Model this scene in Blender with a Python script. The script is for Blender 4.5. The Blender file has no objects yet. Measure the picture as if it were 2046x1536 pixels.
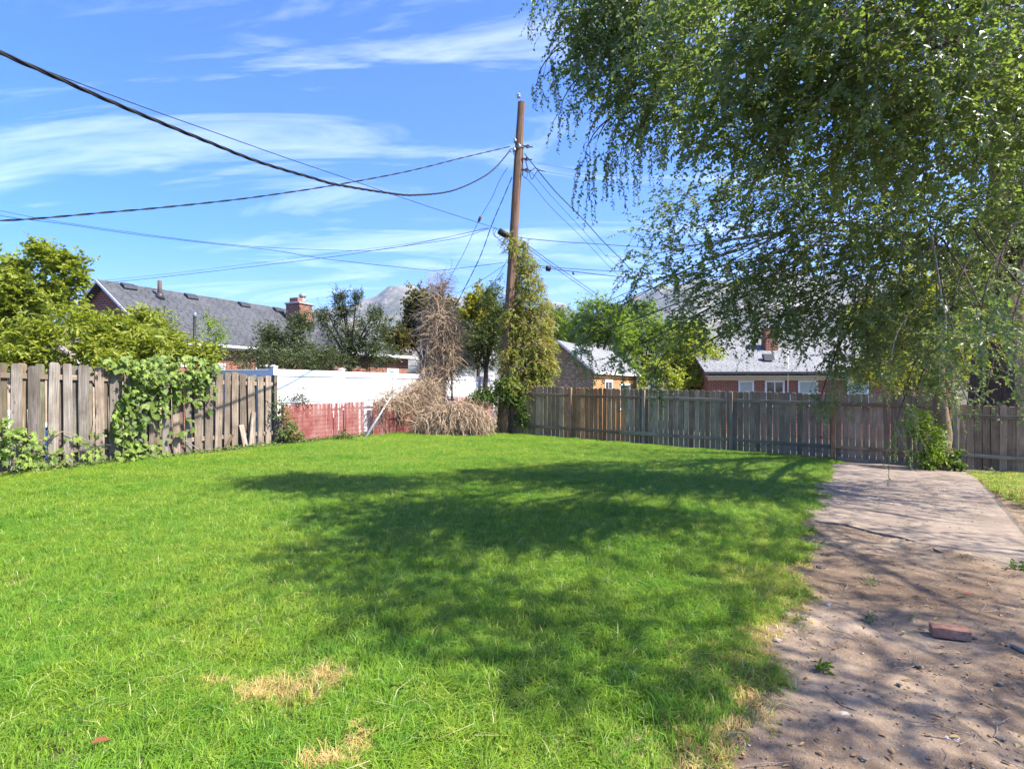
import bpy, math, random
import numpy as np
from mathutils import Vector, Matrix, noise as mnoise

random.seed(11)
RNG = np.random.default_rng(11)
R = math.radians
SC = bpy.context.scene
COL = SC.collection

# ---------------------------------------------------------------- camera, sky, sun, exposure
FPX = 1137.0                       # focal length in photo pixels (photo is 2046 wide)
CAMZ = 1.5
cam_data = bpy.data.cameras.new('camera')
cam_data.sensor_width = 36.0
cam_data.lens = 36.0 * FPX / 2046.0
cam_data.clip_start = 0.05
cam_data.clip_end = 20000
cam = bpy.data.objects.new('camera', cam_data)
cam.location = (0, 0, CAMZ)
cam.rotation_euler = (R(90), 0, 0)
COL.objects.link(cam)
SC.camera = cam

SUN_EL = 51.0
SUN_H = (0.94, -0.341)             # horizontal direction towards the sun
SUN_ROT = math.atan2(SUN_H[0], SUN_H[1])

world = bpy.data.worlds.new('World')
SC.world = world
world.use_nodes = True
wt = world.node_tree
wt.nodes.clear()
def wn(t, **k):
    n = wt.nodes.new(t)
    for a, b in k.items():
        setattr(n, a, b)
    return n
w_out = wn('ShaderNodeOutputWorld')
w_bg = wn('ShaderNodeBackground')
w_bg.inputs['Strength'].default_value = 0.15
w_sky = wn('ShaderNodeTexSky', sky_type='NISHITA', sun_disc=False)
w_sky.sun_elevation = R(SUN_EL)
w_sky.sun_rotation = SUN_ROT
w_sky.altitude = 1400
w_sky.air_density = 0.8
w_sky.dust_density = 3.0
w_sky.ozone_density = 5.0
w_hsv = wn('ShaderNodeHueSaturation')
w_hsv.inputs['Saturation'].default_value = 1.42
w_hsv.inputs['Hue'].default_value = 0.512
w_hsv.inputs['Value'].default_value = 0.78
wt.links.new(w_sky.outputs[0], w_hsv.inputs['Color'])
# thin cirrus: direction projected on a plane high above, stretched noise
w_tc = wn('ShaderNodeTexCoord')
w_sep = wn('ShaderNodeSeparateXYZ')
wt.links.new(w_tc.outputs['Generated'], w_sep.inputs[0])
w_add = wn('ShaderNodeMath', operation='ADD'); w_add.inputs[1].default_value = 0.16
w_abs = wn('ShaderNodeMath', operation='MAXIMUM'); w_abs.inputs[1].default_value = 0.0
wt.links.new(w_sep.outputs['Z'], w_abs.inputs[0]); wt.links.new(w_abs.outputs[0], w_add.inputs[0])
w_dx = wn('ShaderNodeMath', operation='DIVIDE'); w_dy = wn('ShaderNodeMath', operation='DIVIDE')
wt.links.new(w_sep.outputs['X'], w_dx.inputs[0]); wt.links.new(w_add.outputs[0], w_dx.inputs[1])
wt.links.new(w_sep.outputs['Y'], w_dy.inputs[0]); wt.links.new(w_add.outputs[0], w_dy.inputs[1])
w_cmb = wn('ShaderNodeCombineXYZ')
wt.links.new(w_dx.outputs[0], w_cmb.inputs[0]); wt.links.new(w_dy.outputs[0], w_cmb.inputs[1])
w_map = wn('ShaderNodeMapping')
w_map.inputs['Location'].default_value = (2.2, 6.1, 0)
w_map.inputs['Rotation'].default_value = (0, 0, R(-18))
w_map.inputs['Scale'].default_value = (0.8, 2.9, 1)
wt.links.new(w_cmb.outputs[0], w_map.inputs['Vector'])
w_n = wn('ShaderNodeTexNoise'); w_n.inputs['Scale'].default_value = 1.15
w_n.inputs['Detail'].default_value = 9; w_n.inputs['Roughness'].default_value = 0.62
w_n.inputs['Distortion'].default_value = 0.85
wt.links.new(w_map.outputs[0], w_n.inputs['Vector'])
w_r = wn('ShaderNodeValToRGB')
w_r.color_ramp.elements[0].position = 0.505; w_r.color_ramp.elements[0].color = (0, 0, 0, 1)
w_r.color_ramp.elements[1].position = 0.86; w_r.color_ramp.elements[1].color = (0.38, 0.38, 0.38, 1)
wt.links.new(w_n.outputs['Fac'], w_r.inputs['Fac'])
w_mix = wn('ShaderNodeMix', data_type='RGBA')
wt.links.new(w_r.outputs['Color'], w_mix.inputs['Factor'])
wt.links.new(w_hsv.outputs['Color'], w_mix.inputs['A'])
w_mix.inputs['B'].default_value = (6.0, 6.2, 6.6, 1)
wt.links.new(w_mix.outputs['Result'], w_bg.inputs['Color'])
wt.links.new(w_bg.outputs[0], w_out.inputs['Surface'])

sun_data = bpy.data.lights.new('sun', 'SUN')
sun_data.energy = 3.6
sun_data.angle = R(0.53)
sun_data.color = (1.0, 0.945, 0.86)
sun = bpy.data.objects.new('sun', sun_data)
_ce = math.cos(R(SUN_EL))
_hn = math.hypot(*SUN_H)
TO_SUN = Vector((SUN_H[0] / _hn * _ce, SUN_H[1] / _hn * _ce, math.sin(R(SUN_EL))))
sun.rotation_euler = TO_SUN.to_track_quat('Z', 'Y').to_euler()
sun.location = (20, -10, 30)
COL.objects.link(sun)

SC.view_settings.view_transform = 'Standard'
SC.view_settings.look = 'None'
SC.view_settings.gamma = 1.0
SC.view_settings.use_curve_mapping = False
SC.view_settings.exposure = 1.98
SC.render.film_transparent = False
SC.cycles.max_bounces = 12
SC.cycles.diffuse_bounces = 7
SC.cycles.transmission_bounces = 8
SC.cycles.volume_bounces = 0
SC.cycles.use_denoising = True
SC.cycles.caustics_reflective = False
SC.cycles.caustics_refractive = False

# ---------------------------------------------------------------- geometry of the place
def ground(x, y):
    x = np.clip(x, -14, 15); y = np.clip(y, -3, 24)
    return (-0.0033 * x - 0.00895 * y - 0.00179 * x * y - 0.00068 * x * x - 0.00025 * y * y)
def gz(x, y):
    return float(ground(x, y))
def P(px, py, d):
    return Vector(((px - 1023) / FPX * d, d, CAMZ + (768 - py) / FPX * d))
def G(px, py):
    """point of the ground seen at a photo position"""
    d = 5.0
    for _ in range(60):
        z = gz((px - 1023) / FPX * d, d)
        nd = (CAMZ - z) * FPX / (py - 768)
        d = d * 0.5 + nd * 0.5
    x = (px - 1023) / FPX * d
    return Vector((x, d, gz(x, d)))
def on_line(px, A, D):
    """distance along the line A + D s at which it is seen in column px"""
    u = (px - 1023) / FPX
    return (u * A[1] - A[0]) / (D[0] - u * D[1])

LD = (0.407, 0.914)                # direction of the left property line, going away
LN = (0.914, -0.407)               # its normal, towards the yard
LA = (-8.2, 9.1)
LEN_ANG = math.atan2(LD[1], LD[0])
BA = (-0.10, 20.25)                # back fence, left end
_bd = Vector((8.38 + 0.10, 15.2 - 20.25)).normalized()
BD = (_bd.x, _bd.y)
BN = (BD[1], -BD[0])               # normal towards the yard (camera side)
if BN[1] > 0: BN = (-BN[0], -BN[1])
BACK_ANG = math.atan2(BD[1], BD[0])

# ---------------------------------------------------------------- material helpers
def new_mat(name):
    m = bpy.data.materials.new(name)
    m.use_nodes = True
    nt = m.node_tree
    nt.nodes.clear()
    return m, nt
class NT:
    def __init__(s, name):
        s.m, s.t = new_mat(name)
        s.out = s.n('ShaderNodeOutputMaterial')
    def n(s, typ, **k):
        nd = s.t.nodes.new(typ)
        for a, b in k.items():
            setattr(nd, a, b)
        return nd
    def l(s, a, b):
        s.t.links.new(a, b)
    def val(s, sock, v):
        if hasattr(v, 'links'): s.l(v, sock)
        elif isinstance(v, (tuple, list)) and len(v) == 3 and sock.type == 'RGBA': sock.default_value = (*v, 1)
        else: sock.default_value = v
    def math(s, op, a, b=0.0, c=None, clamp=False):
        nd = s.n('ShaderNodeMath', operation=op, use_clamp=clamp)
        s.val(nd.inputs[0], a); s.val(nd.inputs[1], b)
        if c is not None: s.val(nd.inputs[2], c)
        return nd.outputs[0]
    def mix(s, f, a, b, blend='MIX'):
        nd = s.n('ShaderNodeMix', data_type='RGBA', blend_type=blend)
        s.val(nd.inputs['Factor'], f); s.val(nd.inputs['A'], a); s.val(nd.inputs['B'], b)
        return nd.outputs['Result']
    def noise(s, vec, scale, detail=4, rough=0.55, dist=0.0, out='Fac'):
        nd = s.n('ShaderNodeTexNoise')
        nd.inputs['Scale'].default_value = scale; nd.inputs['Detail'].default_value = detail
        nd.inputs['Roughness'].default_value = rough; nd.inputs['Distortion'].default_value = dist
        if vec is not None: s.l(vec, nd.inputs['Vector'])
        return nd.outputs[out]
    def ramp(s, fac, stops):
        nd = s.n('ShaderNodeValToRGB')
        e = nd.color_ramp.elements
        while len(e) < len(stops): e.new(0.5)
        for el, (p, c) in zip(e, stops):
            el.position = p
            el.color = (c, c, c, 1) if not isinstance(c, (tuple, list)) else (*c, 1)
        s.l(fac, nd.inputs['Fac'])
        return nd.outputs['Color']
    def mapping(s, vec, scale=(1, 1, 1), loc=(0, 0, 0), rot=(0, 0, 0)):
        nd = s.n('ShaderNodeMapping')
        s.l(vec, nd.inputs['Vector'])
        nd.inputs['Scale'].default_value = scale; nd.inputs['Location'].default_value = loc; nd.inputs['Rotation'].default_value = rot
        return nd.outputs[0]
    def bump(s, h, strength=0.3, dist=0.02):
        nd = s.n('ShaderNodeBump')
        nd.inputs['Strength'].default_value = strength; nd.inputs['Distance'].default_value = dist
        s.l(h, nd.inputs['Height'])
        return nd.outputs[0]
    def principled(s, col, rough=0.7, spec=0.3, metal=0.0, normal=None):
        nd = s.n('ShaderNodeBsdfPrincipled')
        s.val(nd.inputs['Base Color'], col); s.val(nd.inputs['Roughness'], rough)
        nd.inputs['Specular IOR Level'].default_value = spec; nd.inputs['Metallic'].default_value = metal
        if normal is not None: s.l(normal, nd.inputs['Normal'])
        return nd.outputs[0]
    def done(s, sh):
        s.l(sh, s.out.inputs['Surface'])
        return s.m
    def obj(s): return s.n('ShaderNodeTexCoord').outputs['Object']
    def uv(s): return s.n('ShaderNodeTexCoord').outputs['UV']
    def pos(s): return s.n('ShaderNodeNewGeometry').outputs['Position']
    def oinfo(s, o='Random'): return s.n('ShaderNodeObjectInfo').outputs[o]

def leaf_mat(name, ca, cb, cc=None, transl=0.35, rough=0.5, tcol=1.5, spec=0.3):
    """leaf blade: colour varies from leaf to leaf (attribute rnd), lets light through"""
    n = NT(name)
    a = n.n('ShaderNodeAttribute', attribute_name='rnd').outputs['Fac']
    stops = [(0.0, ca), (0.75, cb)] + ([(1.0, cc)] if cc else [])
    col = n.ramp(a, stops)
    pr = n.principled(col, rough, spec)
    tr = n.n('ShaderNodeBsdfTranslucent')
    tc = n.mix(1.0, col, (tcol * 1.05, tcol * 1.1, tcol * 0.45), 'MULTIPLY')
    n.l(tc, tr.inputs['Color'])
    mx = n.n('ShaderNodeMixShader'); mx.inputs[0].default_value = transl
    n.l(pr, mx.inputs[1]); n.l(tr.outputs[0], mx.inputs[2])
    return n.done(mx.outputs[0])

def leaf_mat_obj(name, ca, cb, transl=0.3):
    """the same for leaves that are objects of their own"""
    n = NT(name)
    col = n.ramp(n.oinfo('Random'), [(0.0, tuple(c * .75 for c in ca)), (0.6, cb), (1.0, tuple(c * 1.4 for c in cb))])
    v = n.n('ShaderNodeTexCoord').outputs['Object']
    col = n.mix(n.math('MULTIPLY', n.noise(v, 30, 2), 0.35), col, (0.16, 0.24, 0.05))
    pr = n.principled(col, 0.5, 0.3)
    tr = n.n('ShaderNodeBsdfTranslucent')
    n.l(n.mix(1.0, col, (1.5, 1.6, 0.7), 'MULTIPLY'), tr.inputs['Color'])
    mx = n.n('ShaderNodeMixShader'); mx.inputs[0].default_value = transl
    n.l(pr, mx.inputs[1]); n.l(tr.outputs[0], mx.inputs[2])
    return n.done(mx.outputs[0])

def wood_mat(name, dark, mid, light, stain=0.3, green=0.0):
    """weathered board: grain along local z, knots, stains; tint from the object's colour"""
    n = NT(name)
    rnd = n.oinfo('Random')
    off = n.n('ShaderNodeCombineXYZ')
    n.l(n.math('MULTIPLY', rnd, 37.0), off.inputs[0]); n.l(n.math('MULTIPLY', rnd, 71.0), off.inputs[2])
    v = n.n('ShaderNodeVectorMath', operation='ADD'); n.l(n.obj(), v.inputs[0]); n.l(off.outputs[0], v.inputs[1])
    vv = v.outputs[0]
    g1 = n.noise(n.mapping(vv, (60, 60, 2.2)), 1.0, 6, 0.65, 0.6)
    g2 = n.noise(n.mapping(vv, (9, 9, 0.8)), 1.0, 4, 0.6, 0.4)
    g3 = n.noise(vv, 2.2, 3, 0.6)
    col = n.ramp(g1, [(0.28, dark), (0.5, mid), (0.75, light)])
    col = n.mix(n.math('MULTIPLY', n.ramp(g2, [(0.4, 0.0), (0.7, 1.0)]), 0.55), col, tuple(c * 0.5 for c in mid))
    # knots
    vo = n.n('ShaderNodeTexVoronoi'); vo.inputs['Scale'].default_value = 1.0
    n.l(n.mapping(vv, (7, 7, 3.2)), vo.inputs['Vector'])
    kn = n.ramp(vo.outputs['Distance'], [(0.05, 1.0), (0.12, 0.0)])
    col = n.mix(n.math('MULTIPLY', kn, 0.6), col, (0.05, 0.035, 0.025))
    # water stains
    col = n.mix(n.math('MULTIPLY', n.ramp(g3, [(0.45, 0.0), (0.65, 1.0)]), stain), col, (0.075, 0.05, 0.035))
    if green:
        col = n.mix(n.math('MULTIPLY', n.ramp(n.noise(vv, 3.1, 4), [(0.5, 0.0), (0.7, 1.0)]), green), col, (0.07, 0.075, 0.045))
    # every board has its own tone and its own tint
    tone = n.math('MULTIPLY_ADD', rnd, 0.55, 0.72)
    tn = n.n('ShaderNodeCombineXYZ')
    for i in range(3): n.l(tone, tn.inputs[i])
    col = n.mix(1.0, col, tn.outputs[0], 'MULTIPLY')
    col = n.mix(1.0, col, n.oinfo('Color'), 'MULTIPLY')
    h = n.math('ADD', n.math('MULTIPLY', g1, 0.7), n.math('MULTIPLY', kn, -0.4))
    return n.done(n.principled(col, 0.85, 0.15, normal=n.bump(h, 0.5, 0.006)))

def plain_mat(name, col, rough=0.6, spec=0.3, metal=0.0, var=0.15, scale=6.0, bump=0.0, bscale=40):
    n = NT(name)
    v = n.obj()
    c = n.mix(n.math('MULTIPLY', n.ramp(n.noise(v, scale, 5), [(0.35, 0.0), (0.7, 1.0)]), 1.0), col,
              tuple(max(0, x * (1 - var * 2)) for x in col))
    nm = n.bump(n.noise(v, bscale, 4), bump, 0.01) if bump else None
    return n.done(n.principled(c, rough, spec, metal, nm))

def brick_mat(name, c1, c2, mortar, scale=1.0):
    n = NT(name)
    uv = n.uv()
    b = n.n('ShaderNodeTexBrick')
    n.l(uv, b.inputs['Vector'])
    b.inputs['Color1'].default_value = (*c1, 1); b.inputs['Color2'].default_value = (*c2, 1)
    b.inputs['Mortar'].default_value = (*mortar, 1)
    b.inputs['Scale'].default_value = scale
    b.inputs['Brick Width'].default_value = 0.235; b.inputs['Row Height'].default_value = 0.085
    b.inputs['Mortar Size'].default_value = 0.012; b.inputs['Mortar Smooth'].default_value = 0.2
    b.inputs['Bias'].default_value = 0.0
    col = n.mix(n.math('MULTIPLY', n.noise(uv, 3.0, 5), 0.4), b.outputs['Color'], tuple(c * 0.55 for c in c1))
    nm = n.bump(n.math('SUBTRACT', 1.0, b.outputs['Fac']), 0.6, 0.01)
    return n.done(n.principled(col, 0.85, 0.2, normal=nm))

def shingle_mat(name, ca, cb):
    n = NT(name)
    uv = n.uv()
    b = n.n('ShaderNodeTexBrick')
    n.l(uv, b.inputs['Vector'])
    b.inputs['Color1'].default_value = (*ca, 1); b.inputs['Color2'].default_value = (*cb, 1)
    b.inputs['Mortar'].default_value = (*(c * 0.28 for c in ca), 1)
    b.inputs['Scale'].default_value = 1.0
    b.inputs['Brick Width'].default_value = 0.34; b.inputs['Row Height'].default_value = 0.17
    b.inputs['Mortar Size'].default_value = 0.02; b.inputs['Mortar Smooth'].default_value = 0.4
    b.offset = 0.37; b.squash = 0.8; b.squash_frequency = 3
    col = n.mix(n.math('MULTIPLY', n.noise(uv, 7.0, 5, 0.7), 0.5), b.outputs['Color'], tuple(c * 0.6 for c in ca))
    col = n.mix(n.math('MULTIPLY', n.ramp(n.noise(uv, 0.6, 3), [(0.4, 0.0), (0.7, 1.0)]), 0.3), col, tuple(c * 1.3 for c in cb))
    nm = n.bump(n.math('SUBTRACT', 1.0, b.outputs['Fac']), 0.7, 0.012)
    return n.done(n.principled(col, 0.9, 0.2, normal=nm))

# ---------------------------------------------------------------- object helpers
def tag(o, label, cat, group=None):
    o['label'] = label; o['category'] = cat
    if group: o['group'] = group
    return o
def thing(name, label, cat, loc=(0, 0, 0), rotz=0.0, group=None):
    o = bpy.data.objects.new(name, None)
    o.empty_display_size = 0.2
    o.location = loc; o.rotation_euler = (0, 0, rotz)
    COL.objects.link(o)
    return tag(o, label, cat, group)
def link(name, me, mat=None, parent=None, loc=None, rot=None, scale=None):
    if mat is not None and not me.materials: me.materials.append(mat)
    o = bpy.data.objects.new(name, me)
    COL.objects.link(o)
    if parent is not None: o.parent = parent
    if loc is not None: o.location = loc
    if rot is not None: o.rotation_euler = rot
    if scale is not None: o.scale = scale
    return o
def struct(o):
    o['kind'] = 'structure'
    return o
def stuff(o):
    o['kind'] = 'stuff'
    return o

def np_mesh(name, verts, faces, smooth=False, attrs=None):
    """verts (n,3); faces: list of (m,k) int arrays"""
    me = bpy.data.meshes.new(name)
    verts = np.asarray(verts, np.float32)
    faces = [np.asarray(f, np.int32) for f in faces if len(f)]
    nl = sum(f.size for f in faces); nf = sum(len(f) for f in faces)
    me.vertices.add(len(verts)); me.vertices.foreach_set('co', verts.ravel())
    me.loops.add(nl); me.polygons.add(nf)
    me.loops.foreach_set('vertex_index', np.concatenate([f.ravel() for f in faces]))
    starts, s = [], 0
    for f in faces:
        k = f.shape[1]
        starts.append(s + np.arange(len(f)) * k); s += f.size
    me.polygons.foreach_set('loop_start', np.concatenate(starts).astype(np.int32))
    if smooth: me.polygons.foreach_set('use_smooth', np.ones(nf, bool))
    for k, v in (attrs or {}).items():
        a = me.attributes.new(k, 'FLOAT', 'POINT'); a.data.foreach_set('value', np.asarray(v, np.float32))
    me.update(calc_edges=True)
    return me

class MB:
    """collects simple solids into one mesh, with metre-true UVs on every face"""
    def __init__(s): s.v = []; s.f = []
    def add(s, vs, fs):
        o = len(s.v); s.v += [tuple(v) for v in vs]; s.f += [tuple(i + o for i in f) for f in fs]; return s
    def box(s, x0, x1, y0, y1, z0, z1):
        vs = [(x0, y0, z0), (x1, y0, z0), (x1, y1, z0), (x0, y1, z0), (x0, y0, z1), (x1, y0, z1), (x1, y1, z1), (x0, y1, z1)]
        return s.add(vs, [(0, 3, 2, 1), (4, 5, 6, 7), (0, 1, 5, 4), (1, 2, 6, 5), (2, 3, 7, 6), (3, 0, 4, 7)])
    def prism(s, poly, axis, a, b):
        """poly: 2-D outline in the plane across `axis`, extruded from a to b"""
        def mk(p, t): return {'x': (t, p[0], p[1]), 'y': (p[0], t, p[1]), 'z': (p[0], p[1], t)}[axis]
        n = len(poly)
        vs = [mk(p, a) for p in poly] + [mk(p, b) for p in poly]
        return s.add(vs, [tuple(range(n))[::-1], tuple(range(n, 2 * n))] + [(i, (i + 1) % n, n + (i + 1) % n, n + i) for i in range(n)])
    def tube(s, pts, rad, k=8, cap=True):
        pts = [Vector(p) for p in pts]; n = len(pts)
        rad = rad if isinstance(rad, (list, tuple)) else [rad] * n
        o = len(s.v); up = None
        for i, p in enumerate(pts):
            t = (pts[min(i + 1, n - 1)] - pts[max(i - 1, 0)]).normalized()
            if up is None: up = t.orthogonal().normalized()
            up = (up - t * up.dot(t)).normalized(); b = t.cross(up)
            for j in range(k):
                a = 2 * math.pi * j / k
                s.v.append(tuple(p + (up * math.cos(a) + b * math.sin(a)) * rad[i]))
        for i in range(n - 1):
            for j in range(k):
                s.f.append((o + i * k + j, o + i * k + (j + 1) % k, o + (i + 1) * k + (j + 1) % k, o + (i + 1) * k + j))
        if cap:
            s.f.append(tuple(o + j for j in range(k))[::-1]); s.f.append(tuple(o + (n - 1) * k + j for j in range(k)))
        return s
    def mesh(s, name, smooth=False, bevel=0.0):
        me = bpy.data.meshes.new(name)
        me.from_pydata(s.v, [], s.f)
        if bevel:
            import bmesh
            bm = bmesh.new(); bm.from_mesh(me)
            bmesh.ops.bevel(bm, geom=bm.edges[:], offset=bevel, segments=1, affect='EDGES', profile=0.5)
            bm.to_mesh(me); bm.free()
        import bmesh
        bm = bmesh.new(); bm.from_mesh(me); bmesh.ops.recalc_face_normals(bm, faces=bm.faces[:])
        uvl = bm.loops.layers.uv.new('UVMap')
        for f in bm.faces:
            n = f.normal
            t = Vector((0, 0, 1)).cross(n)
            t = t.normalized() if t.length > 0.02 else Vector((1, 0, 0))
            b = n.cross(t)
            for l in f.loops: l[uvl].uv = (l.vert.co.dot(t), l.vert.co.dot(b))
            f.smooth = smooth
        bm.to_mesh(me); bm.free()
        return me
    def build(s, name, mat, parent=None, smooth=False, bevel=0.0, **k):
        return link(name, s.mesh(name, smooth, bevel), mat, parent, **k)

# ---- leaves and stems in numpy
OV = np.array([(0, 0, 0), (0.46, 0.28, 0.10), (0.40, 0.64, 0.10), (0, 1, -0.10), (-0.40, 0.64, 0.10), (-0.46, 0.28, 0.10)])
OVF = np.array([(0, 1, 2, 3), (0, 3, 4, 5)])
KI = np.array([(0, 0, 0), (0.5, 0.42, 0.08), (0, 1, -0.08), (-0.5, 0.42, 0.08)])
KIF = np.array([(0, 1, 2), (0, 2, 3)])
def unit(a):
    return a / np.maximum(np.linalg.norm(a, axis=-1, keepdims=True), 1e-9)
def leaves_mesh(name, pos, axis, nrm, L, W, rnd, shape='kite'):
    pos = np.asarray(pos, float); axis = unit(np.asarray(axis, float)); nrm = np.asarray(nrm, float)
    side = unit(np.cross(axis, nrm)); nrm = np.cross(side, axis)
    T, F = (OV, OVF) if shape == 'ovate' else (KI, KIF)
    L = np.broadcast_to(np.asarray(L, float), (len(pos),)); W = np.broadcast_to(np.asarray(W, float), (len(pos),))
    v = (pos[:, None, :] + T[None, :, 0, None] * (side * W[:, None])[:, None, :]
         + T[None, :, 1, None] * (axis * L[:, None])[:, None, :] + T[None, :, 2, None] * (nrm * L[:, None])[:, None, :])
    k = len(T); n = len(pos)
    f = (F[None] + (np.arange(n) * k)[:, None, None]).reshape(-1, F.shape[1])
    return np_mesh(name, v.reshape(-1, 3), [f], attrs={'rnd': np.repeat(rnd, k)})
def tubes_mesh(name, tubes, k=3, smooth=True):
    """tubes: list of (pts (n,3), radii (n,))"""
    V, F, o = [], [], 0
    ang = 2 * np.pi * np.arange(k) / k; ca, sa = np.cos(ang), np.sin(ang)
    for pts, rad in tubes:
        pts = np.asarray(pts, float); n = len(pts)
        rad = np.broadcast_to(np.asarray(rad, float), (n,))
        t = np.gradient(pts, axis=0); t = unit(t)
        ref = np.array([0.31, 0.17, 0.93]) if abs(t[:, 2]).mean() < 0.8 else np.array([0.93, 0.31, 0.17])
        a = unit(np.cross(t, ref)); b = np.cross(t, a)
        V.append((pts[:, None] + rad[:, None, None] * (a[:, None] * ca[None, :, None] + b[:, None] * sa[None, :, None])).reshape(-1, 3))
        i = np.arange(n - 1)[:, None] * k; j = np.arange(k)[None]; j2 = (j + 1) % k
        F.append(np.stack([i + j, i + j2, i + k + j2, i + k + j], -1).reshape(-1, 4) + o)
        o += n * k
    return np_mesh(name, np.concatenate(V), [np.concatenate(F)], smooth)
def bez(a, b, c, d, n=10):
    t = np.linspace(0, 1, n)[:, None]
    a, b, c, d = (np.asarray(q, float) for q in (a, b, c, d))
    return (1 - t) ** 3 * a + 3 * (1 - t) ** 2 * t * b + 3 * (1 - t) * t * t * c + t ** 3 * d
def rdir(n):
    return unit(RNG.normal(size=(n, 3)))

# ================================================================= THE SETTING
# ---- terrain sheet out to the horizon
def axis_steps(lo, hi, fine_lo, fine_hi, step, grow=1.35):
    a = list(np.arange(fine_lo, fine_hi + 1e-6, step))
    s = step
    while a[-1] < hi: s *= grow; a.append(min(hi, a[-1] + s))
    s = step; b = []
    x = fine_lo
    while x > lo: s *= grow; x = max(lo, x - s); b.append(x)
    return np.array(b[::-1] + a)
gx = axis_steps(-5200, 5200, -16, 18, 0.5); gy = axis_steps(-300, 5200, -4, 28, 0.5)
XX, YY = np.meshgrid(gx, gy)
ZZ = ground(XX, YY) - 0.012 - 0.09 * ((XX > 0.6) & (XX < 14) & (YY < 14) & (YY > -3))
nx, ny = len(gx), len(gy)
idx = (np.arange(ny - 1)[:, None] * nx + np.arange(nx - 1)[None]).ravel()
n = NT('soil')
pp = n.pos()
c = n.ramp(n.noise(pp, 1.1, 6, 0.65), [(0.3, (0.055, 0.05, 0.025)), (0.5, (0.10, 0.085, 0.045)), (0.7, (0.085, 0.10, 0.035))])
c = n.mix(n.math('MULTIPLY', n.noise(pp, 14, 5, 0.7), 0.6), c, (0.15, 0.12, 0.07))
m_soil = n.done(n.principled(c, 0.95, 0.1, normal=n.bump(n.noise(pp, 25, 5, 0.7), 0.6, 0.03)))
struct(link('ground', np_mesh('ground', np.stack([XX, YY, ZZ], -1).reshape(-1, 3),
       [np.stack([idx, idx + 1, idx + 1 + nx, idx + nx], -1)], True), m_soil))

# ---- edge between the lawn and the dirt drive, from the fence to the camera
EDGE_PX = [(1664, 927), (1652, 965), (1634, 1010), (1616, 1060), (1592, 1120), (1574, 1200), (1545, 1290), (1500, 1390), (1455, 1480), (1420, 1560)]
EDGE = [G(*p) for p in EDGE_PX]
EDGE.append(Vector((EDGE[-1].x - 0.12, 0.9, 0))); EDGE.append(Vector((EDGE[-1].x - 0.1, -2.5, 0)))
edge_y = np.array([e.y for e in EDGE])[::-1]; edge_x = np.array([e.x for e in EDGE])[::-1]
def edge_at(y):
    y = np.asarray(y, float)
    return np.interp(y, edge_y, edge_x) + 0.05 * np.sin(y * 5.1) + 0.035 * np.sin(y * 13.7 + 1) + 0.02 * np.sin(y * 31)

# ---- packed dirt of the drive
def fbm(x, y, sc, oct=5, seed=0.0):
    out = np.zeros(x.shape)
    for i in np.ndindex(x.shape):
        out[i] = mnoise.fractal(Vector((x[i] * sc, y[i] * sc, seed)), 0.9, 2.1, oct)
    return out
ty = np.concatenate([np.linspace(0.6, 5.5, 170), np.linspace(5.5, 11.5, 70)[1:]])
ts = np.linspace(0, 1, 120) ** 1.25
rows = []
for y in ty:
    x0 = float(edge_at(y)) - 0.45
    x1 = max(x0 + 4.0, 0.93 * y + 1.6)
    rows.append(np.stack([x0 + ts * (x1 - x0), np.full(ts.shape, y)], -1))
D = np.array(rows)
rel = fbm(D[..., 0], D[..., 1], 1.6, 6, 3.3) * 0.022 + fbm(D[..., 0], D[..., 1], 9.0, 4, 8.1) * 0.006
dz = ground(D[..., 0], D[..., 1]) + 0.004 + np.clip(rel, -0.03, 0.05)
# sinks under the turf along its left edge
edge_d = D[..., 0] - edge_at(D[..., 1])
dz -= np.clip(-edge_d / 0.45, 0, 1) * 0.05
SLAB_NEAR = [G(*p) for p in [(1560, 1040), (1640, 1044), (1690, 1052), (1740, 1066), (1800, 1078), (1850, 1094), (1880, 1108), (1915, 1112), (1930, 1124), (1975, 1128), (2040, 1148), (2120, 1165), (2300, 1200)]]
sl_y = np.interp(D[..., 0], [p.x for p in SLAB_NEAR], [p.y for p in SLAB_NEAR])
bank = np.exp(-((D[..., 1] - sl_y) / 0.55) ** 2) * (0.026 + 0.030 * fbm(D[..., 0], D[..., 1], 2.3, 4, 5.5))
dz += bank
dz -= np.clip((D[..., 1] - sl_y - 0.7) / 0.6, 0, 1) * 0.08
nyd, nxd = D.shape[:2]
idx = (np.arange(nyd - 1)[:, None] * nxd + np.arange(nxd - 1)[None]).ravel()
n = NT('packed_dirt')
pp = n.pos()
big = n.noise(pp, 0.8, 5, 0.6, 0.5); med = n.noise(pp, 5.0, 6, 0.7); fine = n.noise(pp, 60, 4, 0.7)
c = n.ramp(big, [(0.33, (0.13, 0.086, 0.052)), (0.5, (0.225, 0.16, 0.104)), (0.66, (0.31, 0.235, 0.162))])
c = n.mix(n.math('MULTIPLY', n.ramp(med, [(0.42, 0.0), (0.62, 1.0)]), 0.6), c, (0.085, 0.056, 0.038))
c = n.mix(n.math('MULTIPLY', n.ramp(fine, [(0.55, 0.0), (0.75, 1.0)]), 0.5), c, (0.42, 0.37, 0.32))
vo = n.n('ShaderNodeTexVoronoi'); vo.inputs['Scale'].default_value = 45; n.l(pp, vo.inputs['Vector'])
grit = n.ramp(vo.outputs['Distance'], [(0.10, 1.0), (0.22, 0.0)])
c = n.mix(n.math('MULTIPLY', grit, 0.45), c, n.ramp(vo.outputs['Color'], [(0.2, (0.08, 0.065, 0.055)), (0.8, (0.45, 0.41, 0.37))]))
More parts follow.
